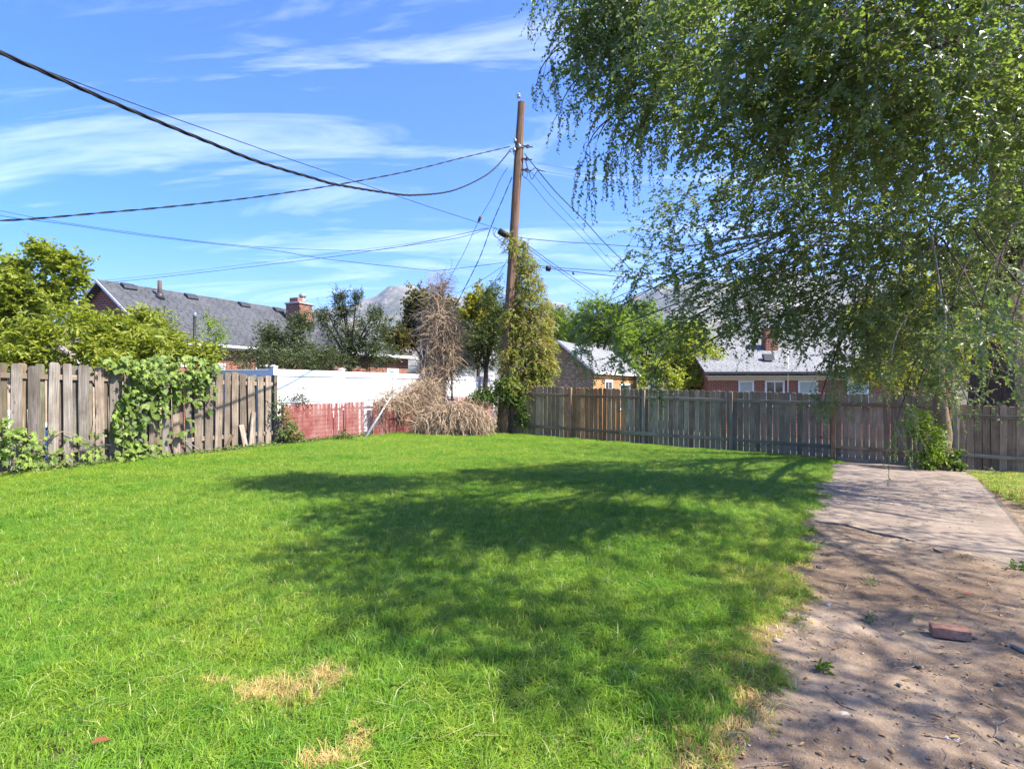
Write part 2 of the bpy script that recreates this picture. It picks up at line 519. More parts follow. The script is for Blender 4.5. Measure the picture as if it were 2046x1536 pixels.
h = n.math('ADD', n.math('MULTIPLY', med, 1.0), n.math('ADD', n.math('MULTIPLY', fine, 0.25), n.math('MULTIPLY', grit, 0.35)))
m_dirt = n.done(n.principled(c, 0.95, 0.15, normal=n.bump(h, 0.65, 0.025)))
struct(link('dirt_path', np_mesh('dirt_path', np.stack([D[..., 0], D[..., 1], dz], -1).reshape(-1, 3),
       [np.stack([idx, idx + 1, idx + 1 + nxd, idx + nxd], -1)], True), m_dirt))

# ---- worn concrete slab in front of the back fence
slab_px = [(1648, 928), (1762, 929), (1850, 938), (1925, 944), (1948, 955), (1985, 990), (2030, 1040), (2075, 1095), (2120, 1165), (2040, 1148), (1975, 1128), (1930, 1124), (1915, 1112), (1880, 1108),
           (1850, 1094), (1800, 1078), (1740, 1066), (1690, 1052), (1612, 1044), (1606, 1012), (1626, 968)]
sp = [G(*p) for p in slab_px]
sv = [(p.x, p.y, p.z + 0.03) for p in sp]; ns = len(sv)
import bmesh
bm = bmesh.new()
top = [bm.verts.new(v) for v in sv]; bot = [bm.verts.new((v[0], v[1], v[2] - 0.16)) for v in sv]
bm.faces.new(top)
for i in range(ns): bm.faces.new((top[i], bot[i], bot[(i + 1) % ns], top[(i + 1) % ns]))
bmesh.ops.triangulate(bm, faces=[bm.faces[0]]) if False else None
bmesh.ops.recalc_face_normals(bm, faces=bm.faces[:])
me = bpy.data.meshes.new('concrete_slab'); bm.to_mesh(me); bm.free()
n = NT('old_concrete')
pp = n.pos()
c = n.ramp(n.noise(pp, 1.2, 6, 0.65, 0.4), [(0.35, (0.135, 0.092, 0.06)), (0.5, (0.215, 0.157, 0.108)), (0.66, (0.28, 0.215, 0.157))])
c = n.mix(n.math('MULTIPLY', n.ramp(n.noise(pp, 6, 6, 0.7), [(0.45, 0.0), (0.62, 1.0)]), 0.75), c, (0.10, 0.068, 0.045))
c = n.mix(n.math('MULTIPLY', n.noise(pp, 70, 3), 0.35), c, (0.45, 0.40, 0.35))
m_conc = n.done(n.principled(c, 0.9, 0.2, normal=n.bump(n.noise(pp, 40, 5, 0.7), 0.4, 0.012)))
struct(link('concrete_slab', me, m_conc))
# low concrete curb under the fence at the slab
q0 = on_line(1672, BA, BD); q1 = on_line(1885, BA, BD)
mb = MB()
for i in range(12):
    a, b = q0 + (q1 - q0) * i / 12, q0 + (q1 - q0) * (i + 1) / 12
    pa = (BA[0] + BD[0] * a, BA[1] + BD[1] * a); pb = (BA[0] + BD[0] * b, BA[1] + BD[1] * b)
    za, zb = gz(*pa), gz(*pb)
    w = 0.16
    vs = []
    for (p, z) in ((pa, za), (pb, zb)):
        for off, hh in ((0.05, -0.1), (0.05 + w, -0.1), (0.05 + w, 0.085), (0.05, 0.10)):
            vs.append((p[0] + BN[0] * off, p[1] + BN[1] * off, z + hh))
    mb.add(vs, [(0, 1, 5, 4), (1, 2, 6, 5), (2, 3, 7, 6), (3, 0, 4, 7)] + ([(3, 2, 1, 0)] if i == 0 else []) + ([(4, 5, 6, 7)] if i == 11 else []))
struct(mb.build('concrete_kerb', m_conc))

# ---- lawn: blades of grass in small turf tiles
def in_poly(px_, py_, poly):
    inside = np.zeros(px_.shape, bool); j = len(poly) - 1
    for i in range(len(poly)):
        xi, yi = poly[i]; xj, yj = poly[j]
        c_ = ((yi > py_) != (yj > py_)) & (px_ < (xj - xi) * (py_ - yi) / (yj - yi + 1e-12) + xi)
        inside ^= c_; j = i
    return inside
def LP(s, off=0.0): return (LA[0] + LD[0] * s + LN[0] * off, LA[1] + LD[1] * s + LN[1] * off)
def BP(s, off=0.0): return (BA[0] + BD[0] * s + BN[0] * off, BA[1] + BD[1] * s + BN[1] * off)
lawn_poly = [LP(-12, .12), LP(-3, .12), LP(3, .12), LP(6, .12), LP(10.6, .25), BP(0.0, .06), BP(5, .06), BP(q0, .06)]
lawn_poly += [(float(edge_at(y)), float(y)) for y in np.linspace(EDGE[0].y, -2.4, 60)]
STRAW = [(G(575, 1388), 0.30, 0.17), (G(655, 1362), 0.15, 0.17), (G(515, 1398), 0.17, 0.13), (G(440, 1375), 0.14, 0.04), (G(715, 1500), 0.08, 0.15), (G(660, 1540), 0.19, 0.09)]
n = NT('grass_blade')
pp = n.pos()
a = n.n('ShaderNodeAttribute', attribute_name='rnd').outputs['Fac']
dry_i = n.n('ShaderNodeAttribute', attribute_name='dry', attribute_type='INSTANCER').outputs['Fac']
col = n.ramp(a, [(0.0, (0.085, 0.20, 0.010)), (0.5, (0.175, 0.31, 0.020)), (0.88, (0.32, 0.42, 0.07)), (1.0, (0.58, 0.55, 0.28))])
tone = n.ramp(n.noise(pp, 0.7, 4, 0.6), [(0.33, (0.78, 0.92, 0.75)), (0.67, (1.25, 1.06, 1.15))])
col = n.mix(1.0, col, tone, 'MULTIPLY')
tone = n.ramp(n.noise(pp, 4.5, 5, 0.65), [(0.32, (0.70, 0.86, 0.9)), (0.68, (1.28, 1.12, 1.2))])
col = n.mix(1.0, col, tone, 'MULTIPLY')
sepp = n.n('ShaderNodeSeparateXYZ'); n.l(pp, sepp.inputs[0])
dry = None
for (c0, rx, ry) in STRAW:
    ex = n.math('DIVIDE', n.math('SUBTRACT', sepp.outputs[0], c0.x), rx); ey = n.math('DIVIDE', n.math('SUBTRACT', sepp.outputs[1], c0.y), ry)
    d2 = n.math('ADD', n.math('MULTIPLY', ex, ex), n.math('MULTIPLY', ey, ey))
    k = n.math('SUBTRACT', 1.15, d2)
    dry = k if dry is None else n.math('MAXIMUM', dry, k)
dry = n.math('ADD', dry, n.math('MULTIPLY', n.math('SUBTRACT', n.noise(pp, 16, 5, 0.75), 0.5), 4.3))
dry = n.math('MAXIMUM', n.math('MULTIPLY', dry, 0.55, clamp=True), n.math('MULTIPLY', dry_i, n.math('MULTIPLY_ADD', n.noise(pp, 5, 3), 1.6, -0.15, clamp=True)), clamp=True)
dry = n.math('GREATER_THAN', dry, n.math('MULTIPLY_ADD', a, 0.8, 0.1))
col = n.mix(dry, col, n.ramp(a, [(0.0, (0.46, 0.32, 0.11)), (1.0, (0.68, 0.53, 0.25))]))
gn = n.n('ShaderNodeNewGeometry').outputs['Normal']
va = n.n('ShaderNodeVectorMath', operation='SCALE'); n.l(gn, va.inputs[0]); va.inputs['Scale'].default_value = 0.6
vb = n.n('ShaderNodeVectorMath', operation='ADD'); n.l(va.outputs[0], vb.inputs[0]); vb.inputs[1].default_value = (0, 0, 0.8)
vc = n.n('ShaderNodeVectorMath', operation='NORMALIZE'); n.l(vb.outputs[0], vc.inputs[0])
pr = n.principled(col, 0.5, 0.3, normal=vc.outputs[0])
tr = n.n('ShaderNodeBsdfTranslucent'); n.l(n.mix(1.0, col, (1.5, 1.5, 0.8), 'MULTIPLY'), tr.inputs['Color'])
mx = n.n('ShaderNodeMixShader'); mx.inputs[0].default_value = 0.34
n.l(pr, mx.inputs[1]); n.l(tr.outputs[0], mx.inputs[2])
m_grass = n.done(mx.outputs[0])

def turf_tile(name, count, size, hlo, hhi, lean, wid=0.0036, seed=0):
    r = np.random.default_rng(seed)
    # blades gathered in little tufts
    nt_ = max(6, count // 9)
    tc = (r.random((nt_, 2)) - 0.5) * size
    tl = r.normal(size=(nt_, 2)) * lean
    th = hlo + (hhi - hlo) * r.random(nt_)
    w_ = r.integers(0, nt_, count)
    base = tc[w_] + r.normal(size=(count, 2)) * 0.011
    h_ = th[w_] * (0.65 + 0.5 * r.random(count))
    ang = r.random(count) * 2 * np.pi
    ln = tl[w_] + r.normal(size=(count, 2)) * lean * 0.9
    z0 = np.zeros(count)
    b0 = np.c_[base, z0 - 0.006]
    mid = np.c_[base + ln * h_[:, None] * 0.35, h_ * 0.58]
    hl = np.linalg.norm(ln, axis=1)
    tip = np.c_[base + ln * h_[:, None] * 1.15, h_ * np.clip(1.05 - hl * 0.42, 0.45, 1.0)]
    sd = np.c_[np.cos(ang), np.sin(ang), z0] * (wid * (0.6 + 0.8 * r.random(count)))[:, None]
    v = np.stack([b0 - sd * .5, b0 + sd * .5, mid + sd * .45, mid - sd * .45, tip], 1).reshape(-1, 3)
    o = np.arange(count)[:, None] * 5
    me_ = np_mesh(name, v, [o + np.array([[0, 1, 2, 3]]), o + np.array([[3, 2, 4]])], attrs={'rnd': np.repeat(np.clip(r.beta(2, 2.4, count) * 0.92 + (r.random(count) < 0.07) * 0.35, 0, 1), 5)})
    me_.materials.append(m_grass)
    return bpy.data.objects.new(name, me_)
turf_col = bpy.data.collections.new('turf_tiles')
for i in range(6): turf_col.objects.link(turf_tile('turf_a%d' % i, 2600, 0.52, 0.04, 0.095 + 0.015 * (i % 3), 0.42 + 0.06 * i, seed=i))
for i in range(4): turf_col.objects.link(turf_tile('turf_b%d' % i, 150, 0.17, 0.02, 0.05, 0.6, seed=20 + i))
sp_ = 0.37
xs, ys = np.meshgrid(np.arange(-14, 11, sp_), np.arange(-1.0, 21.5, sp_))
xs = xs + RNG.uniform(-.09, .09, xs.shape); ys = ys + RNG.uniform(-.09, .09, ys.shape)
ok = in_poly(xs, ys, lawn_poly)
for dx_, dy_ in ((.19, 0), (-.19, 0), (0, .19), (0, -.19)): ok &= in_poly(xs + dx_, ys + dy_, lawn_poly)
ok &= (np.abs(xs) < 0.93 * ys + 1.2)
tx, tyy = xs[ok], ys[ok]
ti = RNG.integers(0, 6, len(tx)); tdry = np.zeros(len(tx)); tsc = RNG.uniform(0.92, 1.15, len(tx)) * np.array([1 + .16 * mnoise.noise(Vector((a_ * .9, b_ * .9, 4.4))) for a_, b_ in zip(tx, tyy)])
de = edge_at(tyy) - tx
tdry = np.clip(1.0 - de / 0.55, 0, 1) * np.clip((7.5 - tyy) / 3, 0.25, 1) * 0.8
# thin, short turf along every edge of the lawn
xs, ys = np.meshgrid(np.arange(-12, 11, 0.085), np.arange(0.8, 21.0, 0.085))
xs = xs + RNG.uniform(-.04, .04, xs.shape); ys = ys + RNG.uniform(-.04, .04, ys.shape)
ok2 = in_poly(xs, ys, lawn_poly)
inner = np.ones(xs.shape, bool)
for dx_, dy_ in ((.30, 0), (-.30, 0), (0, .30), (0, -.30)): inner &= in_poly(xs + dx_, ys + dy_, lawn_poly)
de2 = edge_at(ys) - xs
fringe = (~ok2) & (de2 < 0) & (de2 > -0.22) & (ys < 15) & (RNG.random(xs.shape) < 0.22 * np.exp(de2 / 0.12))
ok2 = ((ok2 & ~inner) | fringe) & (np.abs(xs) < 0.93 * ys + 0.6)
ex_, ey_ = xs[ok2], ys[ok2]; ed = de2[ok2]
edry = np.clip(1.0 - ed / 0.5, 0, 1) * np.clip((8 - ey_) / 4, 0.2, 1)
# weedy grass strip on the far right, beside the slab
strip = [(p.x, p.y) for p in (G(1935, 946), G(1990, 946), G(2060, 946), G(2110, 960), G(2110, 1010), G(2060, 1012), G(2005, 985), G(1965, 962))]
xs, ys = np.meshgrid(np.arange(7, 15, 0.10), np.arange(8, 15, 0.10))
xs = xs + RNG.uniform(-.05, .05, xs.shape); ys = ys + RNG.uniform(-.05, .05, ys.shape)
ok3 = in_poly(xs, ys, strip) & (RNG.random(xs.shape) < 0.45)
ax = np.concatenate([tx, ex_, xs[ok3]]); ay = np.concatenate([tyy, ey_, ys[ok3]])
ai = np.concatenate([ti, RNG.integers(6, 10, len(ex_)), RNG.integers(6, 10, ok3.sum())]).astype(np.int32)
ad = np.concatenate([tdry, edry, np.full(ok3.sum(), 0.5)])
asc = np.concatenate([tsc, RNG.uniform(0.7, 1.3, len(ex_)), RNG.uniform(1.0, 2.2, ok3.sum())])
me = bpy.data.meshes.new('lawn')
npt = len(ax); me.vertices.add(npt)
me.vertices.foreach_set('co', np.stack([ax, ay, ground(ax, ay)], -1).astype(np.float32).ravel())
t_ = me.attributes.new('tile', 'INT', 'POINT'); t_.data.foreach_set('value', ai)
t_ = me.attributes.new('dry', 'FLOAT', 'POINT'); t_.data.foreach_set('value', ad.astype(np.float32))
t_ = me.attributes.new('size', 'FLOAT', 'POINT'); t_.data.foreach_set('value', asc.astype(np.float32))
t_ = me.attributes.new('turn', 'FLOAT_VECTOR', 'POINT')
rot = np.zeros((npt, 3), np.float32); rot[:, 2] = RNG.random(npt) * 6.283
rot[:, 0] = RNG.normal(size=npt) * 0.02; rot[:, 1] = RNG.normal(size=npt) * 0.02
t_.data.foreach_set('vector', rot.ravel())
me.update()
lawn = stuff(link('lawn', me, m_grass))
lawn['label'] = 'bright green mown lawn with straw-coloured dead spots'
ng = bpy.data.node_groups.new('turf_on_points', 'GeometryNodeTree')
ng.interface.new_socket('Geometry', in_out='INPUT', socket_type='NodeSocketGeometry')
ng.interface.new_socket('Geometry', in_out='OUTPUT', socket_type='NodeSocketGeometry')
gi = ng.nodes.new('NodeGroupInput'); go = ng.nodes.new('NodeGroupOutput')
iop = ng.nodes.new('GeometryNodeInstanceOnPoints'); ci = ng.nodes.new('GeometryNodeCollectionInfo')
ci.inputs['Collection'].default_value = turf_col; ci.inputs['Separate Children'].default_value = True; ci.inputs['Reset Children'].default_value = True
def named(nm, dt):
    nd = ng.nodes.new('GeometryNodeInputNamedAttribute'); nd.data_type = dt; nd.inputs['Name'].default_value = nm
    return nd.outputs['Attribute']
ng.links.new(gi.outputs[0], iop.inputs['Points']); ng.links.new(ci.outputs[0], iop.inputs['Instance'])
iop.inputs['Pick Instance'].default_value = True
ng.links.new(named('tile', 'INT'), iop.inputs['Instance Index'])
ng.links.new(named('turn', 'FLOAT_VECTOR'), iop.inputs['Rotation'])
ng.links.new(named('size', 'FLOAT'), iop.inputs['Scale'])
ng.links.new(iop.outputs[0], go.inputs[0])
md = lawn.modifiers.new('turf', 'NODES'); md.node_group = ng

# ---- mountains far behind
prof = [(-3000, 30), (-1200, 60), (0, 90), (350, 105), (560, 135), (640, 150), (700, 163), (745, 178), (790, 184), (835, 187), (880, 180), (935, 176), (975, 160), (1010, 140), (1060, 146), (1110, 160), (1128, 160),
        (1160, 132), (1215, 128), (1255, 166), (1320, 196), (1390, 214), (1460, 205), (1560, 222), (1700, 205), (1900, 190), (2200, 170), (3200, 60)]
ppx = np.array([p[0] for p in prof], float); pph = np.array([p[1] for p in prof], float)
MD = 2600.0
un = np.linspace(-2.2, 2.2, 520); vn = np.linspace(0, 1, 70)
UU, VV = np.meshgrid(un, vn)
dep = MD - 1500 + 1900 * VV
hp = np.interp(UU * FPX + 1023, ppx, pph) / FPX * MD + CAMZ
shape_ = np.sin(np.clip(VV / 0.79, 0, 1) * np.pi / 2) ** 1.5 * np.where(VV > 0.79, np.cos((VV - 0.79) / 0.21 * np.pi / 2) ** 0.8, 1)
MX = UU * MD * (0.55 + 0.45 * dep / MD)
rg = np.zeros(MX.shape)
for i in np.ndindex(MX.shape):
    rg[i] = mnoise.ridged_multi_fractal(Vector((MX[i] / 420.0, dep[i] / 700.0, 1.7)), 0.9, 2.1, 5, 1.0, 2.0)
rg = rg / rg.max()
MZ = hp * (shape_ * (0.97 + 0.08 * rg) - 0.55 * (1 - rg) * np.sin(np.clip(VV / 0.79, 0, 1) * np.pi) ** 0.7 * shape_) - 2
nyM, nxM = MX.shape
idx = (np.arange(nyM - 1)[:, None] * nxM + np.arange(nxM - 1)[None]).ravel()
n = NT('mountain_rock')
pp = n.pos(); nrm = n.n('ShaderNodeNewGeometry').outputs['Normal']
c = n.ramp(n.noise(n.mapping(pp, (0.006, 0.004, 0.016)), 1.0, 8, 0.68), [(0.38, (0.05, 0.06, 0.045)), (0.5, (0.17, 0.155, 0.125)), (0.62, (0.32, 0.28, 0.235))])
c = n.mix(n.math('MULTIPLY', n.ramp(n.noise(pp, 0.02, 5, 0.7), [(0.45, 0.0), (0.6, 1.0)]), 0.6), c, (0.06, 0.075, 0.045))
m_mtn = n.done(n.principled(c, 0.95, 0.1, normal=n.bump(n.noise(pp, 0.03, 6, 0.7), 0.9, 12.0)))
struct(link('mountains', np_mesh('mountains', np.stack([MX, dep, MZ], -1).reshape(-1, 3), [np.stack([idx, idx + 1, idx + 1 + nxM, idx + nxM], -1)], True), m_mtn))

# ================================================================= FENCES
m_fence = wood_mat('weathered_cedar', (0.085, 0.07, 0.056), (0.215, 0.185, 0.152), (0.39, 0.345, 0.295), 0.5)
m_fence_b = wood_mat('damp_fence_wood', (0.13, 0.105, 0.08), (0.27, 0.225, 0.18), (0.43, 0.37, 0.305), 0.35, 0.2)
m_pole = wood_mat('tarred_pole_wood', (0.06, 0.035, 0.022), (0.15, 0.088, 0.052), (0.25, 0.16, 0.10), 0.4)

def board_mesh(name, w, h, t, ear=0.028, seed=0, bow=0.006):
    """fence picket, origin at the middle of its foot, clipped corners at the top"""
    r = random.Random(seed)
    pr = [(-w / 2, 0), (w / 2, 0)]
    zs = [0.0, h * .33, h * .66, h - ear * 1.1]
    dx = [r.uniform(-bow, bow) for _ in zs]; dy = [r.uniform(-bow, bow) for _ in zs]
    e1, e2 = ear * r.uniform(.6, 1.2), ear * r.uniform(.6, 1.2)
    mb = MB(); vs = []
    for z, a, b in zip(zs, dx, dy):
        vs += [(-w / 2 + a, b, z), (w / 2 + a, b, z), (w / 2 + a, b + t, z), (-w / 2 + a, b + t, z)]
    a, b = dx[-1], dy[-1]
    for (x, z) in ((-w / 2 + e1 + a, h - r.uniform(0, .008)), (w / 2 - e2 + a, h - r.uniform(0, .008))): vs.append((x, b, z))
    for (x, z) in ((w / 2 - e2 + a, h), (-w / 2 + e1 + a, h)): vs.append((x, b + t, z))
    fs = [(0, 3, 2, 1)]
    for k in range(4):
        o = k * 4
        for (i, j) in ((0, 1), (1, 2), (2, 3), (3, 0)): fs.append((o + i, o + j, o + 4 + j, o + 4 + i))
    fs.append((16, 17, 18, 19))
    mb.add(vs, fs)
    return mb.mesh(name)

# ---- left fence: boards nailed alternately on both sides of the rails
FL = thing('shadowbox_fence', 'weathered grey wooden fence with alternating boards, overgrown by vines, on the left', 'fence', (LA[0], LA[1], 0), LEN_ANG)
S_END = on_line(548, LA, LD)
def l_ground(s, off=0): return gz(LA[0] + LD[0] * s + LN[0] * off, LA[1] + LD[1] * s + LN[1] * off)
def l_top(s):
    d = LA[1] + LD[1] * s; u = (LA[0] + LD[0] * s) / d
    px = 1023 + u * FPX
    return CAMZ + (768 - np.interp(px, [-600, 0, 270, 550], [690, 722, 736, 750])) / FPX * d
bm_ = [board_mesh('picket', 0.165 + 0.012 * (i % 3), 1.7, 0.02, 0.03, i) for i in range(5)]
for m in bm_: m.materials.append(m_fence)
def put_board(parent, me, s, y, z0, z1, tilt=0.0, color=(1, 1, 1), base=1.7, wx=1.0):
    o = bpy.data.objects.new('board', me); COL.objects.link(o); o.parent = parent
    o.location = (s, y, z0); o.rotation_euler = (random.uniform(-.006, .006), tilt, 0)
    o.scale = (wx, 1, (z1 - z0) / base); o.color = (*color, 1)
    return o
s = -4.2; k = 0
while s < S_END - 0.12:
    px = 1023 + FPX * (LA[0] + LD[0] * s) / (LA[1] + LD[1] * s)
    zt = l_top(s)
    tone = random.uniform(.78, 1.2)
    warm = random.choice([(1, 1, 1), (1.05, .96, .88), (1.12, .98, .86), (.95, .95, .97)])
    if px > 390: warm = (1.0, .92, .84)
    if not (30 < px < 56):
        put_board(FL, bm_[k % 5], s, -0.043 + random.uniform(-.004, .002), l_ground(s) - .02 + random.uniform(0, .03), zt + random.uniform(-.05, .03), random.uniform(-.02, .02), tuple(tone * c for c in warm), wx=random.uniform(.8, 1.06))
    sb = s + 0.125
    pxb = 1023 + FPX * (LA[0] + LD[0] * sb) / (LA[1] + LD[1] * sb)
    if sb < S_END - 0.1:
        put_board(FL, bm_[(k + 2) % 5], sb, 0.024, l_ground(sb) - .02, l_top(sb) + random.uniform(-.03, .0), random.uniform(-.012, .012), tuple(random.uniform(.8, 1.0) * c for c in ((1.1, .92, .8) if pxb < 80 else (1, .95, .9))), wx=0.80)
    s += 0.24 + random.uniform(-.03, .035); k += 1
posts_s = [-4.0, -1.62, 0.78, 3.15, S_END]
for q in posts_s:
    hh = l_top(q) - l_ground(q) - (0.1 if q < S_END else -0.01)
    y0_, y1_ = ((-.06, .035) if q == S_END else (.047, .137))
    MB().box(-.05, .05, y0_, y1_, -.2, hh).build('post', m_fence, FL, bevel=.005, loc=(q, 0, l_ground(q))).color = (.9, .86, .8, 1)
for q0_, q1_ in zip([-4.3] + posts_s[1:-1], posts_s[1:-1] + [S_END - .055]):
    for lvl in ('top', 'low'):
        za, zb = ((l_top(q0_) - .22, l_top(q1_) - .22) if lvl == 'top' else (l_ground(q0_) + .33, l_ground(q1_) + .33))
        L_ = q1_ - q0_
        ang_ = math.atan2(zb - za, L_)
        # built along local z so that the grain runs with the rail
        o = MB().box(-.045, .045, -.019, .019, 0, math.hypot(L_, zb - za) - .004).build('rail', m_fence, FL, bevel=.004, loc=(q0_ + .002, 0, za), rot=(0, R(90) - ang_, 0))
        o.color = (1.15, 1.0, .88, 1)

# ---- loose boards against the left fence
def lean_board(label, px, foot_py, top_px, top_py, w, out, color):
    s0 = on_line(px, (LA[0] + LN[0] * out, LA[1] + LN[1] * out), LD); f = Vector((*LP(s0, out), 0)); f.z = gz(f.x, f.y)
    s1 = on_line(top_px, (LA[0] + LN[0] * .075, LA[1] + LN[1] * .075), LD); t = Vector((*LP(s1, .075), 0)); t.z = CAMZ + (768 - top_py) / FPX * t.y
    dv = t - f
    o = MB().prism([(-w / 2, 0), (w / 2, 0), (w / 2, dv.length * .97), (w * .1, dv.length), (-w / 2, dv.length * .985)], 'y', -.01, .01).build('loose_board', m_fence)
    x_ = Vector((LD[0], LD[1], 0)); z_ = dv.normalized(); y_ = z_.cross(x_).normalized(); x_ = y_.cross(z_)
    o.matrix_world = Matrix.Translation(f) @ Matrix((x_, y_, z_)).transposed().to_4x4()
    o.color = (*color, 1)
    tag(o, label, 'board', 'loose boards leaning on the left fence')
lean_board('short grey offcut of board leaning left against the left fence', 492, 897, 482, 848, .13, .22, (1.2, 1.1, 1.0))
lean_board('tall pale pointed board propped against the left fence near its end', 501, 899, 507, 822, .12, .20, (1.3, 1.22, 1.12))
lean_board('thin brown stake leaning right against the left fence', 446, 900, 466, 868, .05, .22, (.75, .55, .4))

# ---- back fence
FB = thing('picket_fence', 'tall dark weathered plank fence with posts and two rails across the back of the yard', 'fence', (BA[0], BA[1], 0), BACK_ANG)
def b_px(s): return 1023 + FPX * (BA[0] + BD[0] * s) / (BA[1] + BD[1] * s)
def b_ground(s): return gz(BA[0] + BD[0] * s, BA[1] + BD[1] * s)
def b_top(s):
    d = BA[1] + BD[1] * s; px = b_px(s)
    tp = np.interp(px, [1010, 1090, 1140, 1290, 1460, 1660, 1780, 1906], [769, 771, 774, 777, 781, 786, 788, 792]) if px < 1907 else np.interp(px, [1907, 2046, 2400], [808, 812, 820])
    return CAMZ + (768 - tp) / FPX * d
bb = [board_mesh('plank', 0.137 + 0.004 * (i % 2), 1.7, 0.017, 0.03, 30 + i, 0.004) for i in range(6)]
for m in bb: m.materials.append(m_fence_b)
s = 0.08; k = 0
while s < on_line(2150, BA, BD):
    px = b_px(s)
    if px < 1130: col_ = (1.5, 1.18, .85)
    elif px < 1245: col_ = (1.75, 1.05, .6) if random.random() < .8 else (1.25, .9, .66)
    elif px < 1600: col_ = (1.14, .99, .80)
    else: col_ = (1.28, 1.06, .88)
    tn = random.uniform(.85, 1.12)
    put_board(FB, bb[random.randrange(6)], s, 0.0 + random.uniform(-.002, .004), b_ground(s) + .015 + random.uniform(0, .03), b_top(s) + random.uniform(-.012, .012), random.uniform(-.007, .007), tuple(c * tn for c in col_))
    s += 0.151 + random.uniform(-.003, .006); k += 1
bp = [on_line(p_, BA, BD) for p_ in (1141, 1287, 1461, 1665, 1908)]
bp = [0.02] + bp + [bp[-1] + 1.9]
for i, q in enumerate(bp):
    o = MB().box(-.047, .047, -.108, -.006, -.3, b_top(q - .02) - b_ground(q) + random.uniform(-.04, .0)).build('post', m_fence_b, FB, bevel=.006, loc=(q, 0, b_ground(q)))
    o.color = (1.5, .85, .55, 1) if i == 4 else ((1.1, .75, .55, 1) if i == 1 else (.95, .93, .86, 1))
for i in range(len(bp) - 1):
    a, b = bp[i] + .05, bp[i + 1] - .05
    for lvl in (0, 1):
        if lvl: za, zb = b_top(a) - .27, b_top(b - .05) - .27
        else: za, zb = b_ground(a) + .36, b_ground(b) + .36
        if i == 1 and not lvl: za += .02; zb -= .03
        L_ = math.hypot(b - a, zb - za)
        o = MB().box(-.045, .045, -.046, -.006, 0, L_).build('rail', m_fence_b, FB, bevel=.004, loc=(a, 0, za), rot=(0, R(90) - math.atan2(zb - za, b - a), 0))
        o.color = (1.1, .8, .6, 1) if i in (0, 1, 4) else (1.05, 1.0, .9, 1)
sa = on_line(1240, BA, BD); sb = on_line(1322, BA, BD)
zz = b_ground((sa + sb) / 2) + .36
MB().box(-.062, .062, -.135, -.110, 0, sb - sa).build('repair_board', m_fence_b, FB, bevel=.004, loc=(sa, 0, zz + .03), rot=(0, R(90) + .03, 0)).color = (1.15, 1.2, 1.0, 1)
FB_RIGHT_S = bp[-2]
# little red and green tag caught on the rail
m_redtag = plain_mat('red_plastic', (0.45, 0.03, 0.04), 0.4, 0.4)
st = on_line(1640, BA, BD); tp = Vector((*BP(st, .06), 0)); tp.z = CAMZ + (768 - 876) / FPX * tp.y
o = MB().prism([(-.07, 0), (.06, 0), (.01, .10)], 'y', -.006, .006).build('plastic_tag', m_redtag, rot=(0, 0, BACK_ANG), loc=tp)
tag(o, 'small torn red plastic tag caught on the back fence rail', 'tag')

# ---- white vinyl fence behind the chain link
m_vinyl = plain_mat('white_vinyl', (0.74, 0.75, 0.76), 0.35, 0.4, var=0.03)
WA = (-6.007, 14.35); W_SP = 2.52
FW = thing('vinyl_fence', 'smooth white vinyl privacy fence behind the red chain link', 'fence', (*WA, 0), LEN_ANG)
W_TOP = CAMZ + (768 - 737.5) / FPX * WA[1]
def vinyl_post(parent, x, y, zt):
    p_ = MB().box(x - .063, x + .063, y - .063, y + .063, -.5, zt).build('post', m_vinyl, parent, bevel=.006)
    MB().box(x - .075, x + .075, y - .075, y + .075, zt + .001, zt + .02).add(
        [(x - .068, y - .068, zt + .02), (x + .068, y - .068, zt + .02), (x + .068, y + .068, zt + .02), (x - .068, y + .068, zt + .02), (x, y, zt + .055)],
        [(0, 1, 4), (1, 2, 4), (2, 3, 4), (3, 0, 4)]).build('post_cap', m_vinyl, p_)
for i in range(6):
    vinyl_post(FW, i * W_SP, 0, W_TOP + .055 - i * .01)
    if i < 5:
        a, b = i * W_SP + .065, (i + 1) * W_SP - .065
        z_ = W_TOP - i * .01
        MB().box(a, b, -.045, .045, z_ - .17, z_).build('top_rail', m_vinyl, FW, bevel=.006)
        npan = 7
        for j in range(npan):
            x0_ = a + (b - a) * j / npan; x1_ = a + (b - a) * (j + 1) / npan
            MB().box(x0_ + .0012, x1_ - .0012, -.018, .018, -.3, z_ - .172).build('panel', m_vinyl, FW)
        MB().box(a, b, -.045, .045, .04, .19).build('bottom_rail', m_vinyl, FW, bevel=.006)
# short return running back from the corner
for i in range(2):
    yy = .065 + i * W_SP
    if i == 0:
        MB().box(-.045, .045, yy, yy + W_SP - .13, W_TOP - .17, W_TOP).build('top_rail', m_vinyl, FW, bevel=.006)
        MB().box(-.018, .018, yy, yy + W_SP - .13, -.3, W_TOP - .172).build('panel', m_vinyl, FW)
        vinyl_post(FW, 0, W_SP, W_TOP + .05)

